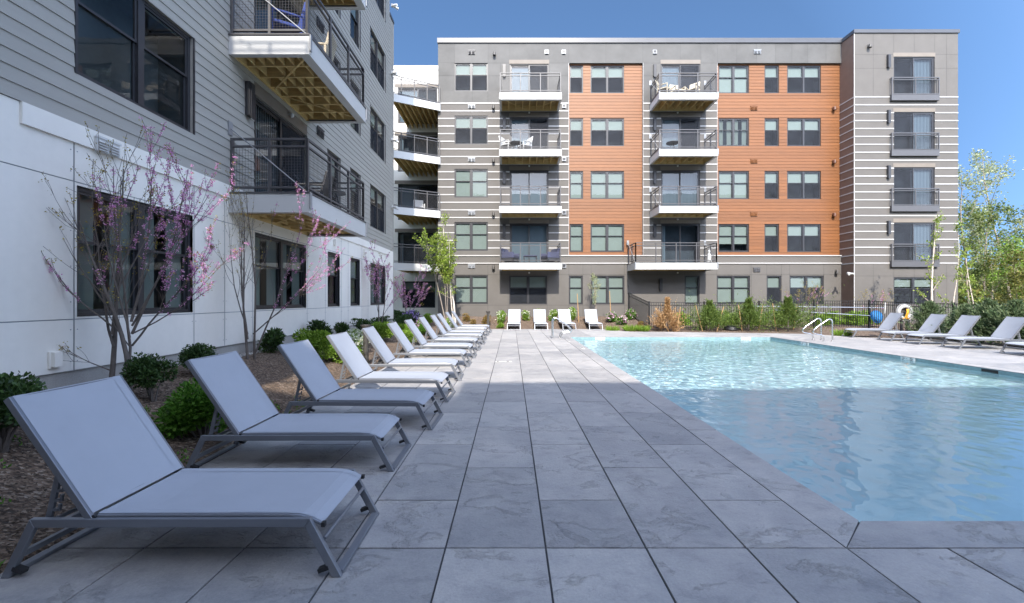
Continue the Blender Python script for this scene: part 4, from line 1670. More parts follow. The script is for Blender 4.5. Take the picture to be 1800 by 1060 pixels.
# ------------------------------------------------------------------ plants
def shrub_mesh(seed, rad, ht, n, leaf, aspect, mats, flower=0.0, fsize=.05, lumps=7, low=.12, stems=8, up=.3):
    """Crown as separate meshes: foliage quads in a lumpy volume, and a stem mesh."""
    rng = np.random.default_rng(seed)
    cen = []
    for i in range(lumps):
        a = rng.uniform(0, 2 * np.pi)
        r = rng.uniform(.15, .62) * rad
        cen.append((r * np.cos(a), r * np.sin(a), ht * rng.uniform(low + .2, .74), rad * rng.uniform(.34, .55)))
    cen.append((0, 0, ht * .62, rad * .55))
    cen = np.array(cen)
    k = rng.integers(0, len(cen), n)
    d = rng.normal(size=(n, 3))
    d /= np.linalg.norm(d, axis=1, keepdims=True)
    rr = cen[k, 3:4] * rng.uniform(.35, 1.08, (n, 1)) ** .6
    P = cen[k, :3] + d * rr * np.array([1, 1, ht / rad * .55])
    P[:, 2] = np.clip(P[:, 2], .02, None)
    V = leaves(rng, P, leaf, aspect, d + np.array([0, 0, up]), .55)
    idx = np.zeros(n, int)
    if flower:
        m_ = int(n * flower)
        s = rng.choice(np.nonzero(d[:, 2] > -.1)[0], m_)
        base = P[s] + d[s] * .03
        F_ = [leaves(rng, base + rng.normal(size=base.shape) * fsize * .45, fsize, .9, None) for _ in range(4)]
        V = np.concatenate([V] + F_)
        idx = np.concatenate([idx, np.ones(len(V) - n, int)])
    fol = quads_mesh('foliage', V, mats, idx)
    st = MB()
    rp = random.Random(seed)
    for i in range(stems):
        a = rp.uniform(0, 6.28)
        c = cen[i % len(cen)]
        st.tube([(.05 * rad * math.cos(a), .05 * rad * math.sin(a), -.06), (c[0] * .4, c[1] * .4, c[2] * .45), (c[0], c[1], c[2])],
                [.012 * rad / .3, .009 * rad / .3, .004], 5)
    return fol, st.mesh('stem', M['bark'], 60)


def put_shrub(meshes, x, y, label, cat='shrub', name='shrub', s=1.0, rz=0.0, group=None, sz=None):
    t = thing(name, label, cat, (x, y, soil(x, y) - .01), rz, group)
    t.scale = (s, s, sz or s)
    put('foliage', meshes[0], t)
    put('stem', meshes[1], t)
    return t


def shrubs():
    dk = [M['leaf_dark'], M['flower_white']]
    md = [M['leaf_mid'], M['flower_white']]
    li = [M['leaf_lime'], M['flower_white']]
    S = {
        'box1': shrub_mesh(1, .34, .62, 5200, .034, .6, dk, low=.25, stems=14),
        'box2': shrub_mesh(2, .28, .60, 4200, .034, .6, dk, low=.3, stems=12),
        'green': shrub_mesh(3, .34, .58, 5200, .042, .5, md, low=-.05, stems=6, lumps=10),
        'lime': shrub_mesh(4, .36, .48, 4200, .042, .55, li, low=-.1, stems=6, lumps=10),
        'lime2': shrub_mesh(5, .34, .42, 3400, .045, .55, li, low=-.1, stems=6, lumps=9),
        'rhodo': shrub_mesh(6, .30, .55, 1500, .085, .35, dk, low=.1, stems=8),
        'varie': shrub_mesh(7, .42, .42, 3000, .05, .5, li, flower=.20, fsize=.04, low=-.15, lumps=11),
        'pink': shrub_mesh(8, .36, .55, 1400, .085, .38, [M['leaf_mid'], M['flower_pink']], flower=.05, fsize=.08, low=0),
        'purple': shrub_mesh(9, .36, .60, 1500, .08, .38, [M['leaf_dark'], M['flower_purple']], flower=.08, fsize=.09, low=0),
        'vib': shrub_mesh(10, .33, .85, 1500, .075, .6, [M['leaf_lime'], M['flower_white']], flower=.035, fsize=.07, low=0),
        'rust': shrub_mesh(11, .28, .55, 900, .065, .5, [M['rust_leaf'], M['flower_white']], low=-.1),
        'hedge': shrub_mesh(12, .6, .75, 2600, .09, .6, li, low=-.1, lumps=11),
        'low': shrub_mesh(13, .45, .55, 2400, .06, .5, dk, low=-.1, lumps=10),
    }
    A = [
        ('box1', -4.22, 3.45, 'dark evergreen shrub at the left picture edge, behind the nearest lounger', 1.1),
        ('box2', -4.36, 5.05, 'dark leggy evergreen shrub below the big ground floor window', 1.0),
        ('box1', -4.72, 6.25, 'dark shrub against the white wall, behind the second lounger backrest', .85),
        ('green', -3.36, 4.52, 'bright green dense round shrub right behind the second shaded lounger', 1.2),
        ('rhodo', -5.0, 8.75, 'loose dark broadleaf shrub behind the third shaded lounger by the wall', .95),
        ('lime', -4.28, 9.0, 'bright lime shrub just left of the first white sunlit backrest', 1.3),
        ('lime2', -3.72, 9.25, 'low lime shrub peeping out behind the first white sunlit backrest', 1.15),
        ('rhodo', -5.05, 11.0, 'dark broadleaf shrub by the wall below the second big window', 1.05),
        ('rhodo', -5.1, 12.6, 'small dark shrub by the wall under the narrow windows', .8),
        ('varie', -4.15, 10.7, 'low shrub with white speckled flowers beside the near bollard light', 1.0),
        ('varie', -4.5, 12.0, 'white flecked low shrub behind the speckled one by the bollard', .9),
        ('low', -4.95, 13.9, 'round dark green shrub below the last narrow window of the white wall', .95),
        ('lime', -4.15, 13.2, 'rounded lime shrub between the second and third sunlit backrests', 1.25),
        ('low', -5.0, 16.0, 'dark shrub at the foot of the purple redbud by the wall', .9),
        ('low', -4.6, 17.6, 'dark spreading shrub near the end of the white wall', 1.0),
        ('lime2', -3.95, 15.3, 'lime shrub behind the middle of the sunlit lounger row', 1.1),
        ('lime2', -3.6, 14.2, 'lime and green low shrub close to the sunlit backrests', 1.0),
        ('green', -3.5, 16.6, 'mid green low shrub beside the pink rhododendron', .9),
        ('pink', -3.85, 17.3, 'pink flowering rhododendron behind the sunlit lounger backrests', .9),
        ('purple', -4.7, 19.6, 'purple flowering rhododendron in the corner between the wings', 1.0),
        ('low', -5.6, 20.6, 'dark shrub in the shaded corner under the corner balconies', 1.1),
        ('lime', -4.3, 21.3, 'bright green shrub in front of the shaded corner of the wings', 1.15),
        ('low', -6.4, 21.8, 'dark shrub deep in the corner below the lowest corner balcony', 1.2),
        ('vib', -3.2, 21.4, 'pale yellowish shrub at the foot of the white birch', .7),
        ('rust', -2.5, 22.9, 'small yellowish shrub by the wall right of the birch', .9),
        ('rust', -2.05, 22.2, 'reddish brown little shrub in the mulch near the birch', .8),
        ('rust', -1.35, 22.6, 'reddish shrub just left of the far bollard light', .95),
        ('vib', -.6, 22.7, 'tall loose yellow green shrub right of the far bollard light', .85),
        ('lime2', -.55, 21.9, 'low bright green tuft in front of the yellow green shrub', .7),
        ('vib', .82, 23.0, 'white flowering shrub between the first two of the four loungers', 0.74),
        ('vib', 1.55, 23.3, 'white flowering shrub behind the second of the four loungers', 0.70),
        ('vib', 2.3, 23.0, 'white flowering shrub between the second and third of the four loungers', 0.78),
        ('vib', 3.35, 23.2, 'tall white flowering shrub right of the third of the four loungers', 0.86),
        ('pink', 5.35, 22.4, 'pink rhododendron right behind the end lounger of the four', 1.05),
        ('pink', 5.75, 21.5, 'low pink rhododendron nearest the pool corner bed', .95),
        ('pink', 6.55, 22.6, 'pink rhododendron close to the black fence corner', 1.1),
        ('rust', 6.5, 20.9, 'thin brownish plant at the fence corner beside the dead conifer', .7),
    ]
    for i, (k, x, y, l, s) in enumerate(A):
        nm = {'pink': ('rhododendron', 'rhododendron'), 'purple': ('rhododendron', 'rhododendron')}.get(k, ('shrub', 'shrub'))
        put_shrub(S[k], x, y, l, nm[1], nm[0], s, i * 1.3)
    # clumps behind the picket fence
    H = [(9.1, 22.4, 'bright green shrub behind the fence between the dead and first green conifer'),
         (10.9, 22.2, 'bright green shrub behind the fence between the first two green conifers'),
         (11.9, 22.6, 'bright green shrub close behind the middle green conifer'),
         (13.2, 22.3, 'bright green shrub behind the fence between the second and third green conifers'),
         (14.5, 22.3, 'bright green shrub behind the fence right of the third green conifer'),
         (16.2, 22.0, 'bright green shrub behind the fence right of the pink redbud stem'),
         (17.2, 22.4, 'bright green shrub behind the fence under the pool poles'),
         (18.2, 22.0, 'bright green shrub behind the fence left of the blue net'),
         (19.2, 22.3, 'bright green shrub behind the fence just behind the blue net')]
    for i, (x, y, l) in enumerate(H):
        put_shrub(S['hedge'], x, y, l, s=.92 + .1 * math.sin(i * 2.1), rz=i * 1.1, group='bright green shrubs behind the picket fence')
    # grass tufts
    rng = np.random.default_rng(5)

    def tuft(seed, rad, h, n):
        r = np.random.default_rng(seed)
        a, q = r.uniform(0, 6.28, n), np.sqrt(r.uniform(0, 1, n)) * rad
        P = np.stack([q * np.cos(a), q * np.sin(a), np.zeros(n)], 1)
        d = np.stack([np.cos(a) * .5, np.sin(a) * .5, np.ones(n)], 1) + r.normal(size=(n, 3)) * .25
        return quads_mesh('grass_tuft', leaves(r, P, h, .05, d, .9), M['leaf_lime'])
    tm = tuft(3, .24, .30, 420)
    for x, y, l in ((5.0, 20.6, 'small tuft of bright grass at the corner of the far deck'),
                    (5.75, 20.15, 'left clump of bright grass at the pool end bed'),
                    (6.35, 20.1, 'right clump of bright grass in front of the fence corner'),
                    (13.95, 17.5, 'grass tuft beside the first lounger on the right deck')):
        o = tag(put('grass_tuft', tm, None, (x, y, soil(x, y) - .02), x), l, 'grass tuft', 'bright grass tufts at the far bed')
        o.rotation_euler[2] = x * 2
    # weeds coming through the mulch, bark chips, pebbles: nobody could count them
    rp = random.Random(6)
    P = []
    for i in range(64):
        x, y = rp.uniform(-4.3, -2.9), rp.uniform(1.9, 6.5)
        for k in range(14):
            P.append((x + rp.gauss(0, .02), y + rp.gauss(0, .02), soil(x, y) + rp.uniform(0, .07)))
    P = np.array(P)
    tag(put('weeds', quads_mesh('weeds', leaves(rng, P, .034, .5, np.array([[0, 0, 1.0]]), .4), M['leaf_mid'])), kind='stuff')
    n = 26000
    x = rng.uniform(-5.5, -2.83, n)
    y = 1.6 + 10.4 * rng.uniform(0, 1, n) ** 1.6
    z = np.array([soil(a, b) for a, b in zip(x, y)]) + rng.uniform(0, .012, n)
    P = np.stack([x, y, z], 1)
    V = leaves(rng, P, .034, .45, None, 0)
    c = V.mean(axis=1, keepdims=True)
    V[:, :, 2] = c[:, :, 2] + (V[:, :, 2] - c[:, :, 2]) * .45
    tag(put('bark_chips', quads_mesh('bark_chips', V, M['chip'])), kind='stuff')
    pm = MB()
    for i in range(1500):
        y = 6.9 + 5.5 * rp.random()
        x = XW + .05 + rp.random() * .33
        s = rp.uniform(.012, .028)
        zz = soil(x, y) + .006
        k = len(pm.v)
        pm.v += [(x - s, y, zz), (x, y - s, zz), (x + s, y, zz), (x, y + s, zz), (x, y, zz + s * .9)]
        for q in ((0, 1, 4), (1, 2, 4), (2, 3, 4), (3, 0, 4)):
            pm.f.append(tuple(k + j for j in q))
            pm.m.append(0)
    tag(pm.build('gravel', M['soil_light']), kind='stuff')


shrubs()


# ------------------------------------------------------------------ trees
def limb(rp, p, d, L, r, n=7, wob=.12, up=.05):
    """A wandering tapered limb: list of (point, radius)."""
    p, d = Vector(p), Vector(d).normalized()
    pts = [(p.copy(), r)]
    for i in range(n):
        d = (d + Vector((rp.gauss(0, wob), rp.gauss(0, wob), rp.gauss(0, wob) + up))).normalized()
        p = p + d * (L / n)
        pts.append((p.copy(), r * (1 - .82 * (i + 1) / n)))
    return pts


def tree_skeleton(seed, stems, levels, up, ang, kid, thin=.55, bare=.3):
    """stems: [(base, dir, length, radius)]; levels: number of branchings; returns limbs per level."""
    rp = random.Random(seed)
    out = [[] for _ in range(levels + 1)]
    for s in stems:
        out[0].append(limb(rp, *s, n=9, wob=.05, up=up * .5))
    for lv in range(levels):
        for l in out[lv]:
            L = sum((b[0] - a[0]).length for a, b in zip(l, l[1:]))
            for k in range(kid[lv]):
                f = bare + (1 - bare) * (k + rp.random()) / kid[lv] if lv == 0 else .15 + .8 * rp.random()
                i = min(len(l) - 2, int(f * (len(l) - 1)))
                d0 = (l[i + 1][0] - l[i][0]).normalized()
                a = rp.uniform(0, 6.28)
                o = d0.orthogonal().normalized()
                o = (Matrix.Rotation(a, 3, d0) @ o)
                th = R(rp.gauss(ang, 9))
                d = d0 * math.cos(th) + o * math.sin(th)
                out[lv + 1].append(limb(rp, l[i][0], d, L * thin * rp.uniform(.6, 1.15) * (1.15 - .5 * f), max(.0022, l[i][1] * .55), 6, .10, up))
    return out


def limbs_mesh(name, limbs, mtl, sides=5):
    m = MB()
    for l in limbs:
        m.tube([p for p, r in l], [max(.002, r) for p, r in l], sides, cap=False)
    return m.mesh(name, mtl, 70)


def along(rng, limbs, step, start=.2, spread=.02):
    P, D = [], []
    for l in limbs:
        for i in range(len(l) - 1):
            if i < start * (len(l) - 1):
                continue
            a, b = np.array(l[i][0]), np.array(l[i + 1][0])
            n = max(1, int(np.linalg.norm(b - a) / step))
            t = rng.uniform(0, 1, (n, 1))
            P.append(a + (b - a) * t)
            D.append(np.repeat([(b - a) / (np.linalg.norm(b - a) + 1e-9)], n, 0))
    P, D = np.concatenate(P), np.concatenate(D)
    return P + rng.normal(size=P.shape) * spread, D


def redbud(seed, loc, stems, label, bloom=1.0, bare=.3, ang=24, kid=(6, 4), side=None, bud=.3, size=.017, up=.09, thin=.6):
    t = thing('redbud_tree', label, 'tree', loc)
    sk = tree_skeleton(seed, stems, 2, up, ang, kid, thin, bare)
    put('trunk', limbs_mesh('trunk', sk[0], M['bark'], 8), t)
    put('branch', limbs_mesh('branch', sk[1] + sk[2], M['bark'], 5), t)
    rng = np.random.default_rng(seed)
    rp = random.Random(seed + 1)
    lim = sk[1] + sk[2] + sk[0]
    if bloom:
        fl = [l for l in lim if rp.random() < bloom]
        if side is not None:
            fl = [l for l in lim if np.array(l[-1][0]) @ np.array(side[:3]) > side[3] + rp.gauss(0, .12)]
        cl, _ = along(rng, fl, .034 * size / .017, .25, .003)
        cl = cl[rng.uniform(0, 1, len(cl)) < .85]
        k = 9
        P = np.repeat(cl, k, 0) + rng.normal(size=(len(cl) * k, 3)) * size * .62
        put('blossom', quads_mesh('blossom', leaves(rng, P, size, .85), M['blossom']), t)
    if bud:
        cl, _ = along(rng, lim, .05 / bud, .6, .008)
        P = np.repeat(cl, 4, 0) + rng.normal(size=(len(cl) * 4, 3)) * .014
        put('leaf_buds', quads_mesh('leaf_buds', leaves(rng, P, size * 1.2, .7), M['bud']), t)
    return t


def trees():
    up = Vector((0, 0, 1))
    z = lambda x, y: soil(x, y) - .03
    # two by the big ground floor window
    redbud(21, (-5.02, 5.2, z(-5.02, 5.2)), [((0, 0, 0), (-.02, .02, 1), 2.85, .030), ((.02, .02, .55), (-.34, -.05, 1), 2.0, .015), ((.02, .0, .7), (.14, -.02, 1), 2.1, .016), ((.14, .06, 0), (.06, .05, 1), 2.4, .018), ((0, 0, .25), (-.9, -.1, .25), .8, .008), ((0, .02, .8), (-.7, -.1, .75), 1.4, .011), ((.02, .02, 1.2), (.5, -.05, 1), 1.2, .010)],
           'dark bare redbud with few purple buds, left of the pink one by the big window', bloom=.14, kid=(5, 3), ang=24, bud=.3)
    redbud(35, (-4.78, 5.2, z(-4.78, 5.2)), [((0, 0, 0), (.05, .02, 1), 2.2, .030), ((.03, 0, .75), (.40, .06, 1), 2.2, .016), ((.03, 0, .6), (.75, .02, .8), 1.5, .013), ((.02, 0, .9), (.2, .1, 1), 2.0, .016), ((0, 0, .7), (-.15, 0, 1), 1.7, .013), ((.03, 0, .75), (1.0, .05, .42), 1.5, .010), ((.03, 0, .85), (.6, .05, 1), 1.9, .013)],
           'pink blossoming redbud leaning right in front of the big ground floor window', side=(.75, 0, .45, 1.05), kid=(5, 3), ang=20, bud=.5)
    redbud(44, (-4.92, 7.75, z(-4.92, 7.75)), [((0, 0, 0), (-.05, .0, 1), 3.0, .024), ((.1, .04, 0), (.05, .0, 1), 3.1, .022), ((.12, .0, .1), (.42, .05, 1), 2.7, .017), ((.1, 0, .5), (.8, .05, .75), 2.0, .013), ((0, 0, .5), (-.4, 0, 1), 2.1, .013), ((0, 0, .4), (-.12, 0, 1), 2.5, .016)],
           'many stemmed bare redbud with a few pink shoots before the second big window', side=(.9, 0, .35, 1.55), kid=(5, 3), ang=20, bud=.5)
    redbud(52, (-4.95, 15.5, z(-4.95, 15.5)), [((0, 0, 0), (0, 0, 1), 2.7, .028), ((.06, .05, 0), (.14, 0, 1), 2.4, .02), ((0, 0, .6), (-.25, 0, 1), 1.8, .014)],
           'purple blossoming redbud at the far end of the white wall', bloom=.8, kid=(6, 3), ang=20, bud=.2, size=.028)
    redbud(61, (-4.95, 19.7, z(-4.95, 19.7)), [((0, 0, 0), (.02, 0, 1), 1.9, .035), ((.02, 0, .3), (.35, 0, 1), 1.9, .02), ((.02, 0, .4), (.9, 0, .7), 1.5, .014), ((0, 0, .4), (-.35, 0, 1), 1.6, .016)],
           'fan shaped purple redbud below the corner balconies', bloom=.7, kid=(7, 3), ang=24, bud=.3, size=.032)
    redbud(72, (15.55, 21.6, z(15.55, 21.6)), [((0, 0, 0), (-.05, 0, 1), 1.8, .04), ((.06, 0, 0), (.16, 0, 1), 1.8, .03), ((0, 0, .5), (.7, 0, .9), 1.5, .018), ((0, 0, .5), (-.7, 0, .9), 1.5, .018)],
           'pale redbud behind the fence right of the third green conifer', bloom=.10, kid=(8, 4), ang=30, bud=.2, size=.026)
    redbud(77, (19.1, 21.9, z(19.1, 21.9)), [((0, 0, 0), (0, 0, 1), 1.6, .03), ((0, 0, .4), (.5, 0, 1), 1.3, .018), ((0, 0, .4), (-.5, 0, 1), 1.3, .018)],
           'small mauve redbud behind the fence in front of the tower', bloom=.14, kid=(8, 4), ang=30, bud=.2, size=.024)

    def birch(seed, x, y, stems, label, lv=(12, 5), leafm='leaf_spring', lsize=.075, dens=.10, ang=38, bare=.35, trunkm='birch', keep=1.0, thin=.34, start=.3):
        t = thing('birch_tree', label, 'tree', (x, y, z(x, y)))
        sk = tree_skeleton(seed, stems, 2, .09, ang, lv, thin, bare)
        put('trunk', limbs_mesh('trunk', sk[0], M[trunkm], 8), t)
        put('branch', limbs_mesh('branch', sk[1] + sk[2], M['bark_light'], 5), t)
        rng = np.random.default_rng(seed)
        cl, D = along(rng, sk[1] + sk[2], dens, start, .03)
        if keep < 1:
            cl = cl[rng.uniform(0, 1, len(cl)) < keep]
        P = np.repeat(cl, 3, 0) + rng.normal(size=(len(cl) * 3, 3)) * .045
        put('crown', quads_mesh('crown', leaves(rng, P, lsize, .75), M[leafm]), t)
        return t
    birch(81, -2.98, 22.2, [((0, 0, 0), (-.02, 0, 1), 6.0, .055), ((-.10, 0, 0), (-.14, .02, 1), 4.6, .04)],
          'tall slim white barked birch with sparse lime leaves at the block corner', lv=(13, 4), dens=.16, thin=.26, bare=.35)
    birch(82, -3.35, 21.6, [((0, 0, 0), (-.24, 0, 1), 4.9, .034), ((.03, 0, .4), (-.10, .1, 1), 4.4, .024), ((.05, 0, .2), (.06, .1, 1), 3.6, .02)],
          'leaning young birch with a dense lime crown before the corner balconies', lv=(15, 5), dens=.05, thin=.32, bare=.55, lsize=.085, ang=36, trunkm='bark_light')
    birch(83, 4.72, 22.9, [((0, 0, 0), (.0, 0, 1), 2.5, .03)],
          'small staked tree with sparse pale leaves behind the end lounger', lv=(12, 5), leafm='leaf_pale', dens=.12, thin=.36, bare=.35, trunkm='bark_light', lsize=.05)
    birch(84, 20.4, 20.2, [((0, 0, 0), (-.03, 0, 1), 5.5, .06)],
          'white stemmed birch in front of the tower, left of the other two', lv=(11, 4), dens=.20, thin=.26, bare=.3)
    birch(85, 21.3, 20.0, [((0, 0, 0), (-.02, 0, 1), 5.0, .032)],
          'thin white birch at the right corner of the tower', trunkm='birch', lv=(9, 4), dens=.35, thin=.24, bare=.3)
    birch(86, 22.9, 20.6, [((0, 0, 0), (.05, 0, 1), 3.9, .03)],
          'short birch just right of the tower corner, in front of the woods', lv=(9, 4), dens=.3, thin=.26, bare=.3)
    # woods beyond the fence on the right
    def wood(seed, x, y, h, label, leafm, dens, lsize, thin=.33, bare=.25, keep=1.0, lean=0.0, lv=(15, 7)):
        t = thing('woodland_tree', label, 'tree', (x, y, -.1))
        sk = tree_skeleton(seed, [((0, 0, 0), (lean, 0, 1), h, (.0075 * h))], 2, .07, 42, lv, thin, bare)
        put('trunk', limbs_mesh('trunk', sk[0], M['bark_light'], 7), t)
        put('branch', limbs_mesh('branch', sk[1] + sk[2], M['bark_light'], 4), t)
        rng = np.random.default_rng(seed)
        cl, D = along(rng, sk[1] + sk[2], dens, .2, .06)
        if keep < 1:
            cl = cl[rng.uniform(0, 1, len(cl)) < keep]
        P = np.repeat(cl, 5, 0) + rng.normal(size=(len(cl) * 5, 3)) * .16
        put('crown', quads_mesh('crown', leaves(rng, P, lsize, .7, None, 0, .15), M[leafm]), t)
    wood(91, 32.5, 29.5, 10.6, 'tall pale budding tree directly right of the tower', 'leaf_pale', .26, .14, keep=.9)
    wood(92, 38.6, 32.0, 13.2, 'tall budding tree at the right picture edge, topping the others', 'leaf_pale', .28, .14, .36, keep=.9)
    wood(93, 33.0, 33.5, 9.5, 'mid green tree close to the tower edge, second row of the woods', 'leaf_bg', .18, .15)
    wood(94, 36.5, 31.5, 9.0, 'full green tree between the two tall budding trees', 'leaf_bg', .18, .15)
    wood(95, 30.2, 26.6, 7.4, 'slender green tree nearest to the tower corner', 'leaf_bg', .22, .13)
    wood(96, 40.0, 31.0, 8.5, 'broad green tree at the right edge below the tallest one', 'leaf_bg', .16, .15, .4)
    wood(97, 33.2, 27.0, 5.5, 'low lime green tree above the right loungers', 'leaf_lime', .16, .13, .4, .15)
    wood(98, 36.0, 27.5, 5.2, 'low bushy green tree at the far right above the fence', 'leaf_bg', .15, .13, .42, .12)
    wood(99, 30.8, 25.2, 4.2, 'olive green bushy tree beside the tower foot', 'leaf_olive', .14, .12, .45, .1)
    # the far woods read as one mass
    rng = np.random.default_rng(7)
    n = 76000
    e = rng.uniform(0, 1, n) < .5
    x = np.where(e, rng.uniform(44, 64, n), rng.uniform(30, 66, n))
    y = np.where(e, rng.uniform(-12, 38, n), rng.uniform(37, 52, n))
    hh = 4.6 + 1.4 * np.sin(y * .45) * np.where(e, 1, 0) + 1.6 * np.sin(x * .7) * np.sin(x * .31 + 1) + 1.0 * np.sin(x * 1.9 + y)
    zz = hh * rng.uniform(0, 1, n) ** .7
    V = leaves(rng, np.stack([x, y, zz], 1), .30, .7)
    tag(put('woods', quads_mesh('woods', V, [M['leaf_bg'], M['leaf_olive']], (np.sin(x * .9 + y * .5) > .3).astype(int))), kind='stuff')


trees()


# ------------------------------------------------------------------ conifers and their stakes
def conifer_mesh(seed, h, rad, n, mtl, size=.10, spire=.45):
    """Feathery sprays set round the trunk: broad and untidy below, a narrow leader above."""
    rng = np.random.default_rng(seed)
    V = []
    m = 15
    ns = n // m
    t = rng.uniform(0, 1, ns) ** 1.3
    a = rng.uniform(0, 6.28, ns)
    prof = np.where(t < .34, 1.0 - .35 * t / .34, np.maximum(.09, .62 * spire / .45 * (1 - (t - .34) / .66) ** 1.1))
    ln = rad * prof * rng.uniform(.3, 1.0, ns) ** .4 * (1 + .30 * np.sin(a * 2 + seed) + .18 * np.sin(a * 5 + t * 11))
    ln *= np.where(rng.uniform(0, 1, ns) < .10, 1.4, 1.0)
    up = .34 + 1.5 * t + rng.normal(0, .22, ns)
    d = np.stack([np.cos(a), np.sin(a), up], 1)
    d /= np.linalg.norm(d, axis=1, keepdims=True)
    P0 = np.stack([.02 * np.cos(a), .02 * np.sin(a), .03 + t * h * .86], 1)
    for k in range(m):
        f = (k + .5) / m
        bend = np.stack([np.zeros(ns), np.zeros(ns), (f ** 2 - .5 * f) * ln * .4], 1)
        P = P0 + d * (ln * (.3 + .7 * f))[:, None] + bend + rng.normal(size=(ns, 3)) * .016
        V.append(leaves(rng, P, size * (1.15 - .2 * f), .26, d + rng.normal(size=(ns, 3)) * .5 + np.array([0, 0, .3]), .8))
    return quads_mesh('foliage', np.concatenate(V), mtl)


def conifers():
    tr = MB()
    tr.tube([(0, 0, -.1), (0.01, 0, .6), (0, .01, 1.3)], [.03, .024, .008], 7)
    trm = tr.mesh('trunk', M['bark'], 60)
    A = [(M['needle_dead'], 7.55, 20.1, 1.72, 1.05, 'dead brown upright conifer beside the fence corner', 201, .30),
         (M['needle'], 9.6, 20.1, 1.52, 1.5, 'green upright conifer right of the dead brown one', 202, .45),
         (M['needle'], 11.42, 20.0, 1.62, 1.55, 'middle green conifer between the two other green ones at the pool end', 203, .45),
         (M['needle'], 13.15, 19.75, 1.70, 1.6, 'green conifer closest to the pool ladder, tallest of the three at the pool end', 204, .45)]
    for mt, x, y, h, r, l, sd, sp in A:
        t = thing('conifer', l, 'conifer', (x, y, soil(x, y) - .01))
        put('foliage', conifer_mesh(sd, h, r, 8000, mt, .10, sp * .62), t)
        put('trunk', trm, t)
    B = [(16.7, 16.6, 1.55, .85, 'bluish conifer with a brownish tip, right of the life ring'),
         (16.62, 15.2, 1.42, .9, 'bushy bluish conifer between the second and third right loungers'),
         (16.62, 14.4, 1.62, .95, 'large bluish conifer behind the middle right lounger'),
         (16.6, 13.65, 1.60, .95, 'bluish conifer behind the large right lounger'),
         (16.62, 12.8, 1.5, .95, 'bluish conifer at the right picture edge')]
    for i, (x, y, h, r, l) in enumerate(B):
        t = thing('conifer', l, 'conifer', (x, y, soil(x, y) - .01), i * 1.7)
        put('foliage', conifer_mesh(210 + i, h, r, 5600, M['needle_blue'], .115, .6), t)
        put('trunk', trm, t)
    sm_ = MB()
    sm_.tube([(0, 0, -.15), (0, 0, 1.2)], [.024, .020], 6)
    me = sm_.mesh('stake', M['stake'], 60)
    d = 19.95
    for pa, pb, ya, yb, l in ((1152.5, 1159, 541, 553, 'left leaning stake of the dead brown conifer'),
                              (1196, 1190, 540, 579, 'right leaning stake of the dead brown conifer'),
                              (1223, 1229, 537, 560, 'left stake of the first green conifer'),
                              (1272, 1265, 539, 565, 'right stake of the first green conifer'),
                              (1298, 1302.5, 536, 567, 'left stake of the middle green conifer'),
                              (1341, 1335.5, 536, 569, 'right stake of the middle green conifer'),
                              (1358, 1364.5, 533, 583, 'left stake of the third green conifer'),
                              (1401, 1397.5, 535, 559, 'right stake of the third green conifer')):
        x1, z1, x0, z0 = fx(pa, d), fz(ya, d), fx(pb, d), fz(yb, d)
        k = (x1 - x0) / (z1 - z0)
        b = soil(x0, d)
        o = tag(put('wooden_stake', me, None, (x0 + k * (b - z0), d, b)), l, 'stake', 'wooden stakes propping the conifers')
        o.rotation_euler = (0, math.atan(k), 0)
        o.scale = (1, 1, (z1 - b) / 1.2 * math.sqrt(1 + k * k))
    for p, l in ((1016.5, 'left wooden stake of the small staked tree'), (1073, 'right wooden stake of the small staked tree')):
        x = fx(p, 22.9)
        o = tag(put('wooden_stake', me, None, (x, 22.75, soil(x, 22.75))), l, 'stake')
        o.rotation_euler = (0, R(-3), 0)
        o.scale = (1, 1, 1.32)


conifers()


# ------------------------------------------------------------------ picket fence
def fence():
    t = thing('picket_fence', 'black metal picket fence round the far and right side of the pool', 'fence', (0, 0, 0))
    pts = [(6.82, 24.1), (6.82, 20.55), (17.7, 20.55), (17.55, 18.4), (16.95, 14.0), (16.95, -11.0)]
    H = 1.36
    for (a, b) in zip(pts, pts[1:]):
        A, B = Vector(a), Vector(b)
        L = (B - A).length
        n = max(1, round(L / 2.42))
        for i in range(n):
            p, q = A.lerp(B, i / n), A.lerp(B, (i + 1) / n)
            zp, zq = max(0.02, soil(p.x, p.y)), max(0.02, soil(q.x, q.y))
            m = MB()
            d = (q - p).normalized()
            for zz in (H - .02, H - .17, .12):
                m.bar((p.x + d.x * .03, p.y + d.y * .03, zp + zz), (q.x - d.x * .03, q.y - d.y * .03, zq + zz), .03, .028)
            k = max(2, int((q - p).length / .112))
            for j in range(1, k):
                c = p.lerp(q, j / k)
                z0 = zp + (zq - zp) * j / k
                m.bar((c.x, c.y, z0 + .06), (c.x, c.y, z0 + H - .03), .017, .017)
            m.build('picket_panel', M['black'], t)
            s = MB()
            s.box(p.x - .032, p.x + .032, p.y - .032, p.y + .032, zp - .1, zp + H + .02)
            s.box(p.x - .04, p.x + .04, p.y - .04, p.y + .04, zp + H + .021, zp + H + .04)
            s.build('post', M['black'], t)
    return t


fence()


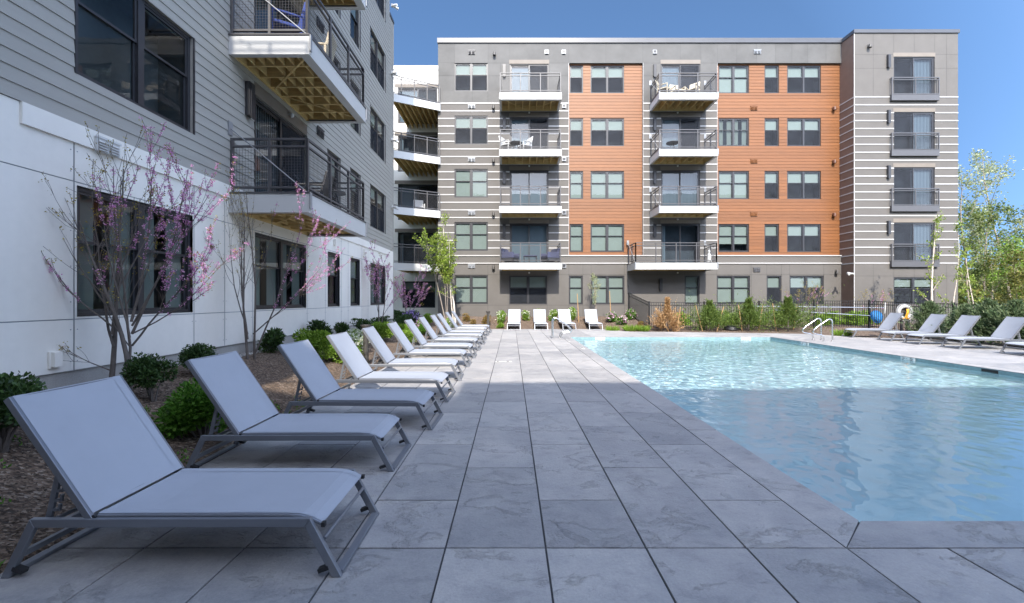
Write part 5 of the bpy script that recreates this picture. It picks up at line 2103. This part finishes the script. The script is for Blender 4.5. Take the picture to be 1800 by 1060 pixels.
# ------------------------------------------------------------------ pool furniture
def pool_things():
    # grab rails: a tall post, a sloping top and a tail curling down
    def rail(name, label, x, y, sx, group, hgt=.86):
        t = MB()
        pts = [(0, 0, -.02), (0, 0, hgt * .80)]
        for k in range(1, 7):
            a = math.pi - k * math.pi * .72 / 6
            pts.append((.11 + .11 * math.cos(a), 0, hgt * .80 + .12 * math.sin(a)))
        pts += [(.55, 0, hgt * .62), (.68, 0, hgt * .48), (.71, 0, hgt * .40), (.68, 0, hgt * .33), (.60, 0, hgt * .30), (.42, 0, hgt * .27), (.33, 0, hgt * .20), (.31, 0, hgt * .1), (.31, 0, -.02)]
        t.tube([(sx * a, b, c) for a, b, c in pts], .024, 12)
        for xx in (0, .31):
            t.lathe([(.052, .0), (.052, .012), (.03, .022), (.024, .022)], 14, sx * xx, 0)
        tag(t.build(name, M['steel'], None, (x, y, 0.002), 0, 60), label, 'grab rail', group)
    rail('grab_rail', 'steel grab rail at the left pool corner, nearer of the two', 1.60, 16.0, 1, 'steel grab rails at the left pool corner')
    rail('grab_rail', 'steel grab rail at the left pool corner, half hidden behind its twin', 1.62, 16.6, 1, 'steel grab rails at the left pool corner')
    rail('grab_rail', 'steel grab rail right of the pool, nearer of the ladder pair', 11.75, 15.2, -1, 'steel grab rails right of the pool')
    rail('grab_rail', 'steel grab rail right of the pool, farther of the ladder pair', 11.75, 15.75, -1, 'steel grab rails right of the pool')

    def bollard(x, y, label, H=.92):
        z = soil(x, y)
        t = thing('bollard_light', label, 'bollard light', (x, y, z - .02), 0, 'bollard lights in the beds')
        m = MB()
        m.lathe([(.10, 0), (.10, .03), (.062, .035), (.06, H * .74)], 16)
        m.build('post', M['lamp_grey'], t, smooth=40)
        h = MB()
        h.lathe([(.06, H * .74), (.065, H * .80), (.085, H * .93), (.125, H * .985), (.125, H), (0, H + .01)], 16)
        h.build('lamp_head', M['lamp_grey'], t, smooth=40)
        g = MB()
        for k in range(8):
            a = k * math.pi / 4
            g.box(.070 * math.cos(a) - .006, .070 * math.cos(a) + .006, .070 * math.sin(a) - .006, .070 * math.sin(a) + .006, H * .76, H * .88)
        g.build('louvre', M['lamp_grey'], t)
    bollard(-3.38, 9.65, 'grey bollard light in the mulch between two sunlit lounger backs', .92)
    bollard(-1.22, 21.72, 'dark bollard light at the far end of the left lounger row', .92)
    # life ring on its post
    t = thing('life_ring', 'white life ring with orange rope on a grey post by the fence', 'life ring', (16.75, 17.75, soil(16.75, 17.75)))
    p = MB()
    p.tube([(0, .10, -.1), (0, .10, 1.25)], .045, 10)
    p.box(-.16, .16, .03, .06, .75, 1.15)
    p.build('post', M['lamp_grey'], t, smooth=40)
    rg = MB()
    n, k = 32, 12
    RR, rr_ = .255, .075
    for i in range(n):
        for j in range(k):
            a, b = 2 * math.pi * i / n, 2 * math.pi * j / k
            rg.v.append(((RR + rr_ * math.cos(b)) * math.cos(a), -.06 + rr_ * .75 * math.sin(b), .98 + (RR + rr_ * math.cos(b)) * math.sin(a)))
    for i in range(n):
        for j in range(k):
            rg.f.append((i * k + j, i * k + (j + 1) % k, (i + 1) % n * k + (j + 1) % k, (i + 1) % n * k + j))
            rg.m.append(0)
    rg.build('ring', mat('ring_foam', (.36, .36, .36), .5), t, smooth=80)
    rp = MB()
    q = random.Random(2)
    for s in range(4):
        x0 = q.uniform(-.06, .06)
        rp.tube([(x0 + .05, -.12, 1.12), (x0 + .03, -.15, 1.0), (x0 - .01 + q.gauss(0, .02), -.15, .9), (x0 - .02 + q.gauss(0, .03), -.14, .78), (x0 + q.gauss(0, .04), -.13, .70)], .017, 6)
    rp.build('rope', M['yellow'], t, smooth=60)
    gr = MB()
    pr = [(RR + .09) * 1.0]
    pts = []
    for i in range(33):
        a = 2 * math.pi * i / 32
        r_ = RR + rr_ + .012 + .03 * abs(math.sin(a * 2))
        pts.append((r_ * math.cos(a), -.06, .98 + r_ * math.sin(a)))
    gr.tube(pts, .008, 6)
    gr.build('grab_line', M['white_metal'], t, smooth=60)
    # poles hanging on the fence
    d = 20.4
    t = thing('leaf_net', 'blue pool leaf net on a long pale pole hung on the fence', 'pool net', (0, 0, 0))
    p = MB()
    p.tube([(fx(1360, d), d, fz(545, d)), (fx(1530, d), d, fz(555, d))], .017, 8)
    p.build('pole', M['steel'], t, smooth=40)
    nt_ = MB()
    c = (fx(1541, d), fz(557, d))
    ring = []
    for i in range(20):
        a = 2 * math.pi * i / 20
        ring.append((c[0] + .30 * math.cos(a) * (1 + .15 * math.sin(a)), c[1] + .30 * math.sin(a) - .05 * math.cos(a)))
    for i in range(20):
        (xa, za), (xb, zb) = ring[i], ring[(i + 1) % 20]
        m1 = ((xa + c[0]) / 2, d - .10, (za + c[1]) / 2 - .07)
        m2 = ((xb + c[0]) / 2, d - .10, (zb + c[1]) / 2 - .07)
        nt_.face([(xa, d, za), (xb, d, zb), m2, m1])
        nt_.face([m1, m2, (c[0] + .02, d - .15, c[1] - .12)])
    nt_.build('net', M['net_blue'], t, smooth=80)
    nf = MB()
    nf.tube([(x, d, z) for x, z in ring + ring[:1]], .014, 6)
    nf.build('hoop', M['net_blue'], t, smooth=60)
    t = thing('pool_brush', 'pool brush with a curved white head on a long pole hung on the fence', 'pool brush', (0, 0, 0))
    p = MB()
    p.tube([(fx(1296, d), d - .03, fz(538, d)), (fx(1553, d), d - .03, fz(541, d))], .02, 8)
    p.build('pole', M['steel'], t, smooth=40)
    h = MB()
    x = fx(1554, d)
    h.tube([(x + .04, d - .03, fz(532, d)), (x + .01, d - .03, fz(538, d)), (x, d - .03, fz(544, d)), (x - .02, d - .03, fz(551, d))], [.03, .045, .04, .03], 8)
    h.build('brush_head', M['white_metal'], t, smooth=60)
    # depth markers: white tiles with dark figure and a no diving sign, on the far and right pool walls
    def marker(x, y, rz, label, flat=False):
        t = thing('depth_marker', label, 'depth marker', (x, y, -.055 if not flat else .003), rz, 'white depth marker tiles round the pool')
        if flat:
            t.rotation_euler = (0, 0, rz)
        m, k, nd = MB(), MB(), MB()

        def bx(a, b, c, e, mb, th):
            if flat:
                mb.box(a, b, c, e, 0, th)
            else:
                mb.box(a, b, -th, 0, c, e)
        bx(-.20, -.005, -.04, .04, m, .006)
        bx(.005, .20, -.04, .04, m, .006)
        f = lambda a, b, c, e: bx(a, b, c, e, k, .009)
        # the figure 3 and FT
        for z in (-.028, -.003, .022):
            f(-.165, -.125, z, z + .007)
        f(-.1245, -.117, -.028, .029)
        f(-.10, -.093, -.012, .016)
        f(-.0925, -.07, .009, .016)
        f(-.0925, -.075, .0, .005)
        f(-.055, -.02, .009, .016)
        f(-.041, -.034, -.012, .0085)
        for i in range(16):
            a, b = 2 * math.pi * i / 16, 2 * math.pi * (i + 1) / 16
            c1, c2 = (.1 + .033 * math.cos(a), .033 * math.sin(a)), (.1 + .033 * math.cos(b), .033 * math.sin(b))
            if flat:
                nd.bar((*c1, .008), (*c2, .008), .007, .003)
            else:
                nd.bar((c1[0], -.008, c1[1]), (c2[0], -.008, c2[1]), .003, .007)
        if flat:
            nd.bar((.077, .023, .008), (.123, -.023, .008), .007, .003)
        else:
            nd.bar((.077, -.008, .023), (.123, -.008, -.023), .003, .007)
        m.build('tile', M['white_tile'], t)
        k.build('depth_figure', M['black'], t)
        nd.build('no_diving_sign', M['black'], t)
    marker(fx(1055, 17.0), 17.0 - .004, 0, 'white depth marker tile on the far pool wall near the grab rails')
    marker(fx(1311, 17.0), 17.0 - .004, 0, 'white depth marker tile on the far pool wall, left of the pool ladder')
    marker(10.6 - .004, 11.1, R(-90), 'white depth marker tile on the right pool wall, in front of the loungers')
    marker(10.6 - .004, 15.0, R(-90), 'white depth marker tile on the right pool wall below the ladder')
    marker(-.19, 10.2, 0, 'faint white depth marking set flat in the sunlit deck', True)
    marker(2.23, 13.0, R(90), 'white depth marking set flat in the left pool edge', True)
    s = MB()
    s.box(-.16, .16, -.008, 0, -.04, .03)
    s.box(-.14, .14, -.012, -.0081, -.03, .02)
    tag(s.build('skimmer_mouth', M['black_plastic'], None, (10.6 - .002, 9.2, -.055), R(-90)), 'dark skimmer opening in the right pool wall', 'skimmer')
    # dark spotlights among the conifers
    b = MB()
    b.lathe([(.28, 0), (.33, .06), (.31, .16), (.22, .24), (0, .27)], 14)
    b.build('path_light', M['black_plastic'], None, (fx(1285, 20.2), 20.2, .02), 0, 50)
    tag(bpy.data.objects['path_light'], 'low dark rounded stone left of the middle green conifer', 'stone')
    bpy.data.objects['path_light'].name = 'dark_stone'


pool_things()


# ------------------------------------------------------------------ things on the balconies
def patio_chair(x, y, z, rz, label, mtl, group=None, w_=.58):
    t = thing('patio_chair', label, 'chair', (x, y, z), rz, group)
    h = w_ / 2
    m = MB()
    m.box(-h, h, -.28, .26, .36, .43)
    m.build('seat', mtl, t, bevel=.02)
    m = MB()
    m.prism([(.20, .40), (.27, .40), (.40, .95), (.33, .96)], -h, h, 'x')
    m.build('backrest', mtl, t, bevel=.02)
    for s in (-1, 1):
        m = MB()
        m.box(s * h - .03, s * h + .03, -.28, .30, .58, .62)
        m.build('armrest', mtl, t, bevel=.01)
        for yy in (-.26, .26):
            m = MB()
            m.box(s * h - .025, s * h + .025, yy - .025, yy + .025, 0, .579)
            m.build('leg', mtl, t)
    return t


def patio_table(x, y, z, label, mtl, w_=.35, h=.5):
    t = thing('patio_table', label, 'table', (x, y, z))
    m = MB()
    m.lathe([(0, h), (w_, h), (w_, h - .03), (0, h - .03)], 20)
    m.build('tabletop', mtl, t, smooth=40)
    for k in range(3):
        a = k * 2.094 + .4
        m = MB()
        m.tube([(.05 * math.cos(a), .05 * math.sin(a), h - .03), (w_ * .8 * math.cos(a), w_ * .8 * math.sin(a), 0)], .015, 6)
        m.build('leg', mtl, t)


def sofa(x, y, z, rz, label, mtl, ww=1.0):
    t = thing('patio_sofa', label, 'sofa', (x, y, z), rz)
    m = MB()
    m.box(-ww / 2, ww / 2, -.36, .36, .10, .24)
    m.build('base', M['frame'], t)
    m = MB()
    m.box(-ww / 2 + .09, ww / 2 - .09, -.36, .22, .241, .40)
    m.build('seat_cushion', mtl, t, bevel=.03)
    m = MB()
    m.prism([(.20, .401), (.36, .24), (.42, .78), (.30, .80)], -ww / 2 + .05, ww / 2 - .05, 'x')
    m.build('back_cushion', mtl, t, bevel=.03)
    for s in (-1, 1):
        m = MB()
        m.box(s * ww / 2 - .08 if s > 0 else -ww / 2, ww / 2 if s > 0 else -ww / 2 + .08, -.36, .36, .241, .56)
        m.build('armrest', mtl, t, bevel=.02)


def balcony_things():
    zf = lambda i: FL[i] + .45 + .035
    sofa(-.05, 23.3, zf(1), R(70), 'dark blue cushioned sofa at the left end of the lowest left balcony', M['cush_blue'])
    sofa(2.15, 23.3, zf(1), R(-70), 'dark blue cushioned sofa at the right end of the lowest left balcony', M['cush_blue'])
    t = thing('coffee_table', 'dark blue low table between the two blue balcony sofas', 'table', (1.05, 23.25, zf(1)))
    m = MB()
    m.box(-.38, .38, -.25, .25, .34, .40)
    m.build('tabletop', M['cush_blue'], t, bevel=.01)
    for sx in (-.34, .34):
        for sy in (-.21, .21):
            m = MB()
            m.box(sx - .02, sx + .02, sy - .02, sy + .02, 0, .339)
            m.build('leg', M['frame'], t)
    patio_chair(-.25, 23.4, zf(3), R(60), 'white balcony chair left of the grill table on the fourth floor balcony', M['white_metal'])
    patio_chair(.75, 23.5, zf(3), R(-60), 'white balcony chair right of the little table on the fourth floor balcony', M['white_metal'])
    patio_table(.25, 23.2, zf(3), 'small dark round table between two white balcony chairs', M['frame'])
    patio_chair(8.55, 23.3, zf(4), R(55), 'cream balcony chair at the left end of the top right balcony', M['cream'])
    patio_chair(9.4, 23.5, zf(4), R(10), 'cream balcony chair in the middle of the top right balcony', M['cream'])
    patio_chair(10.2, 23.4, zf(4), R(-45), 'cream balcony chair at the right of the top right balcony', M['cream'])
    patio_table(9.0, 23.2, zf(3), 'small dark table on the fourth floor right balcony', M['frame'])
    patio_chair(-5.6, 25.2, zf(2), R(20), 'white chair on the corner balcony two floors up', M['white_metal'])
    st = MB()
    st.lathe([(.13, 0), (.15, .05), (.10, .16), (.11, .3), (.08, .45), (.05, .55), (.07, .62), (.045, .70), (0, .72)], 14)
    tag(st.build('balcony_ornament', M['white_metal'], None, (fx(1245, 23.1), 23.0, zf(1)), 0, 60), 'white ornament standing at the right end of the long lowest balcony', 'ornament')
    zl = lambda i: FL[i] + .51 + .035
    patio_chair(-4.75, 8.75, zl(2), R(-60), 'blue cloth covered chair at the near end of the upper left balcony', M['blue_cloth'], w_=.75)
    patio_chair(-4.55, 9.7, zl(2), R(-80), 'cream wicker chair on the upper left balcony', M['cream'])
    patio_table(-4.5, 10.5, zl(1), 'small dark table on the lower left balcony', M['frame'], .3, .6)
    patio_chair(-4.8, 10.1, zl(1), R(-80), 'dark chair on the lower left balcony', M['frame'])


balcony_things()
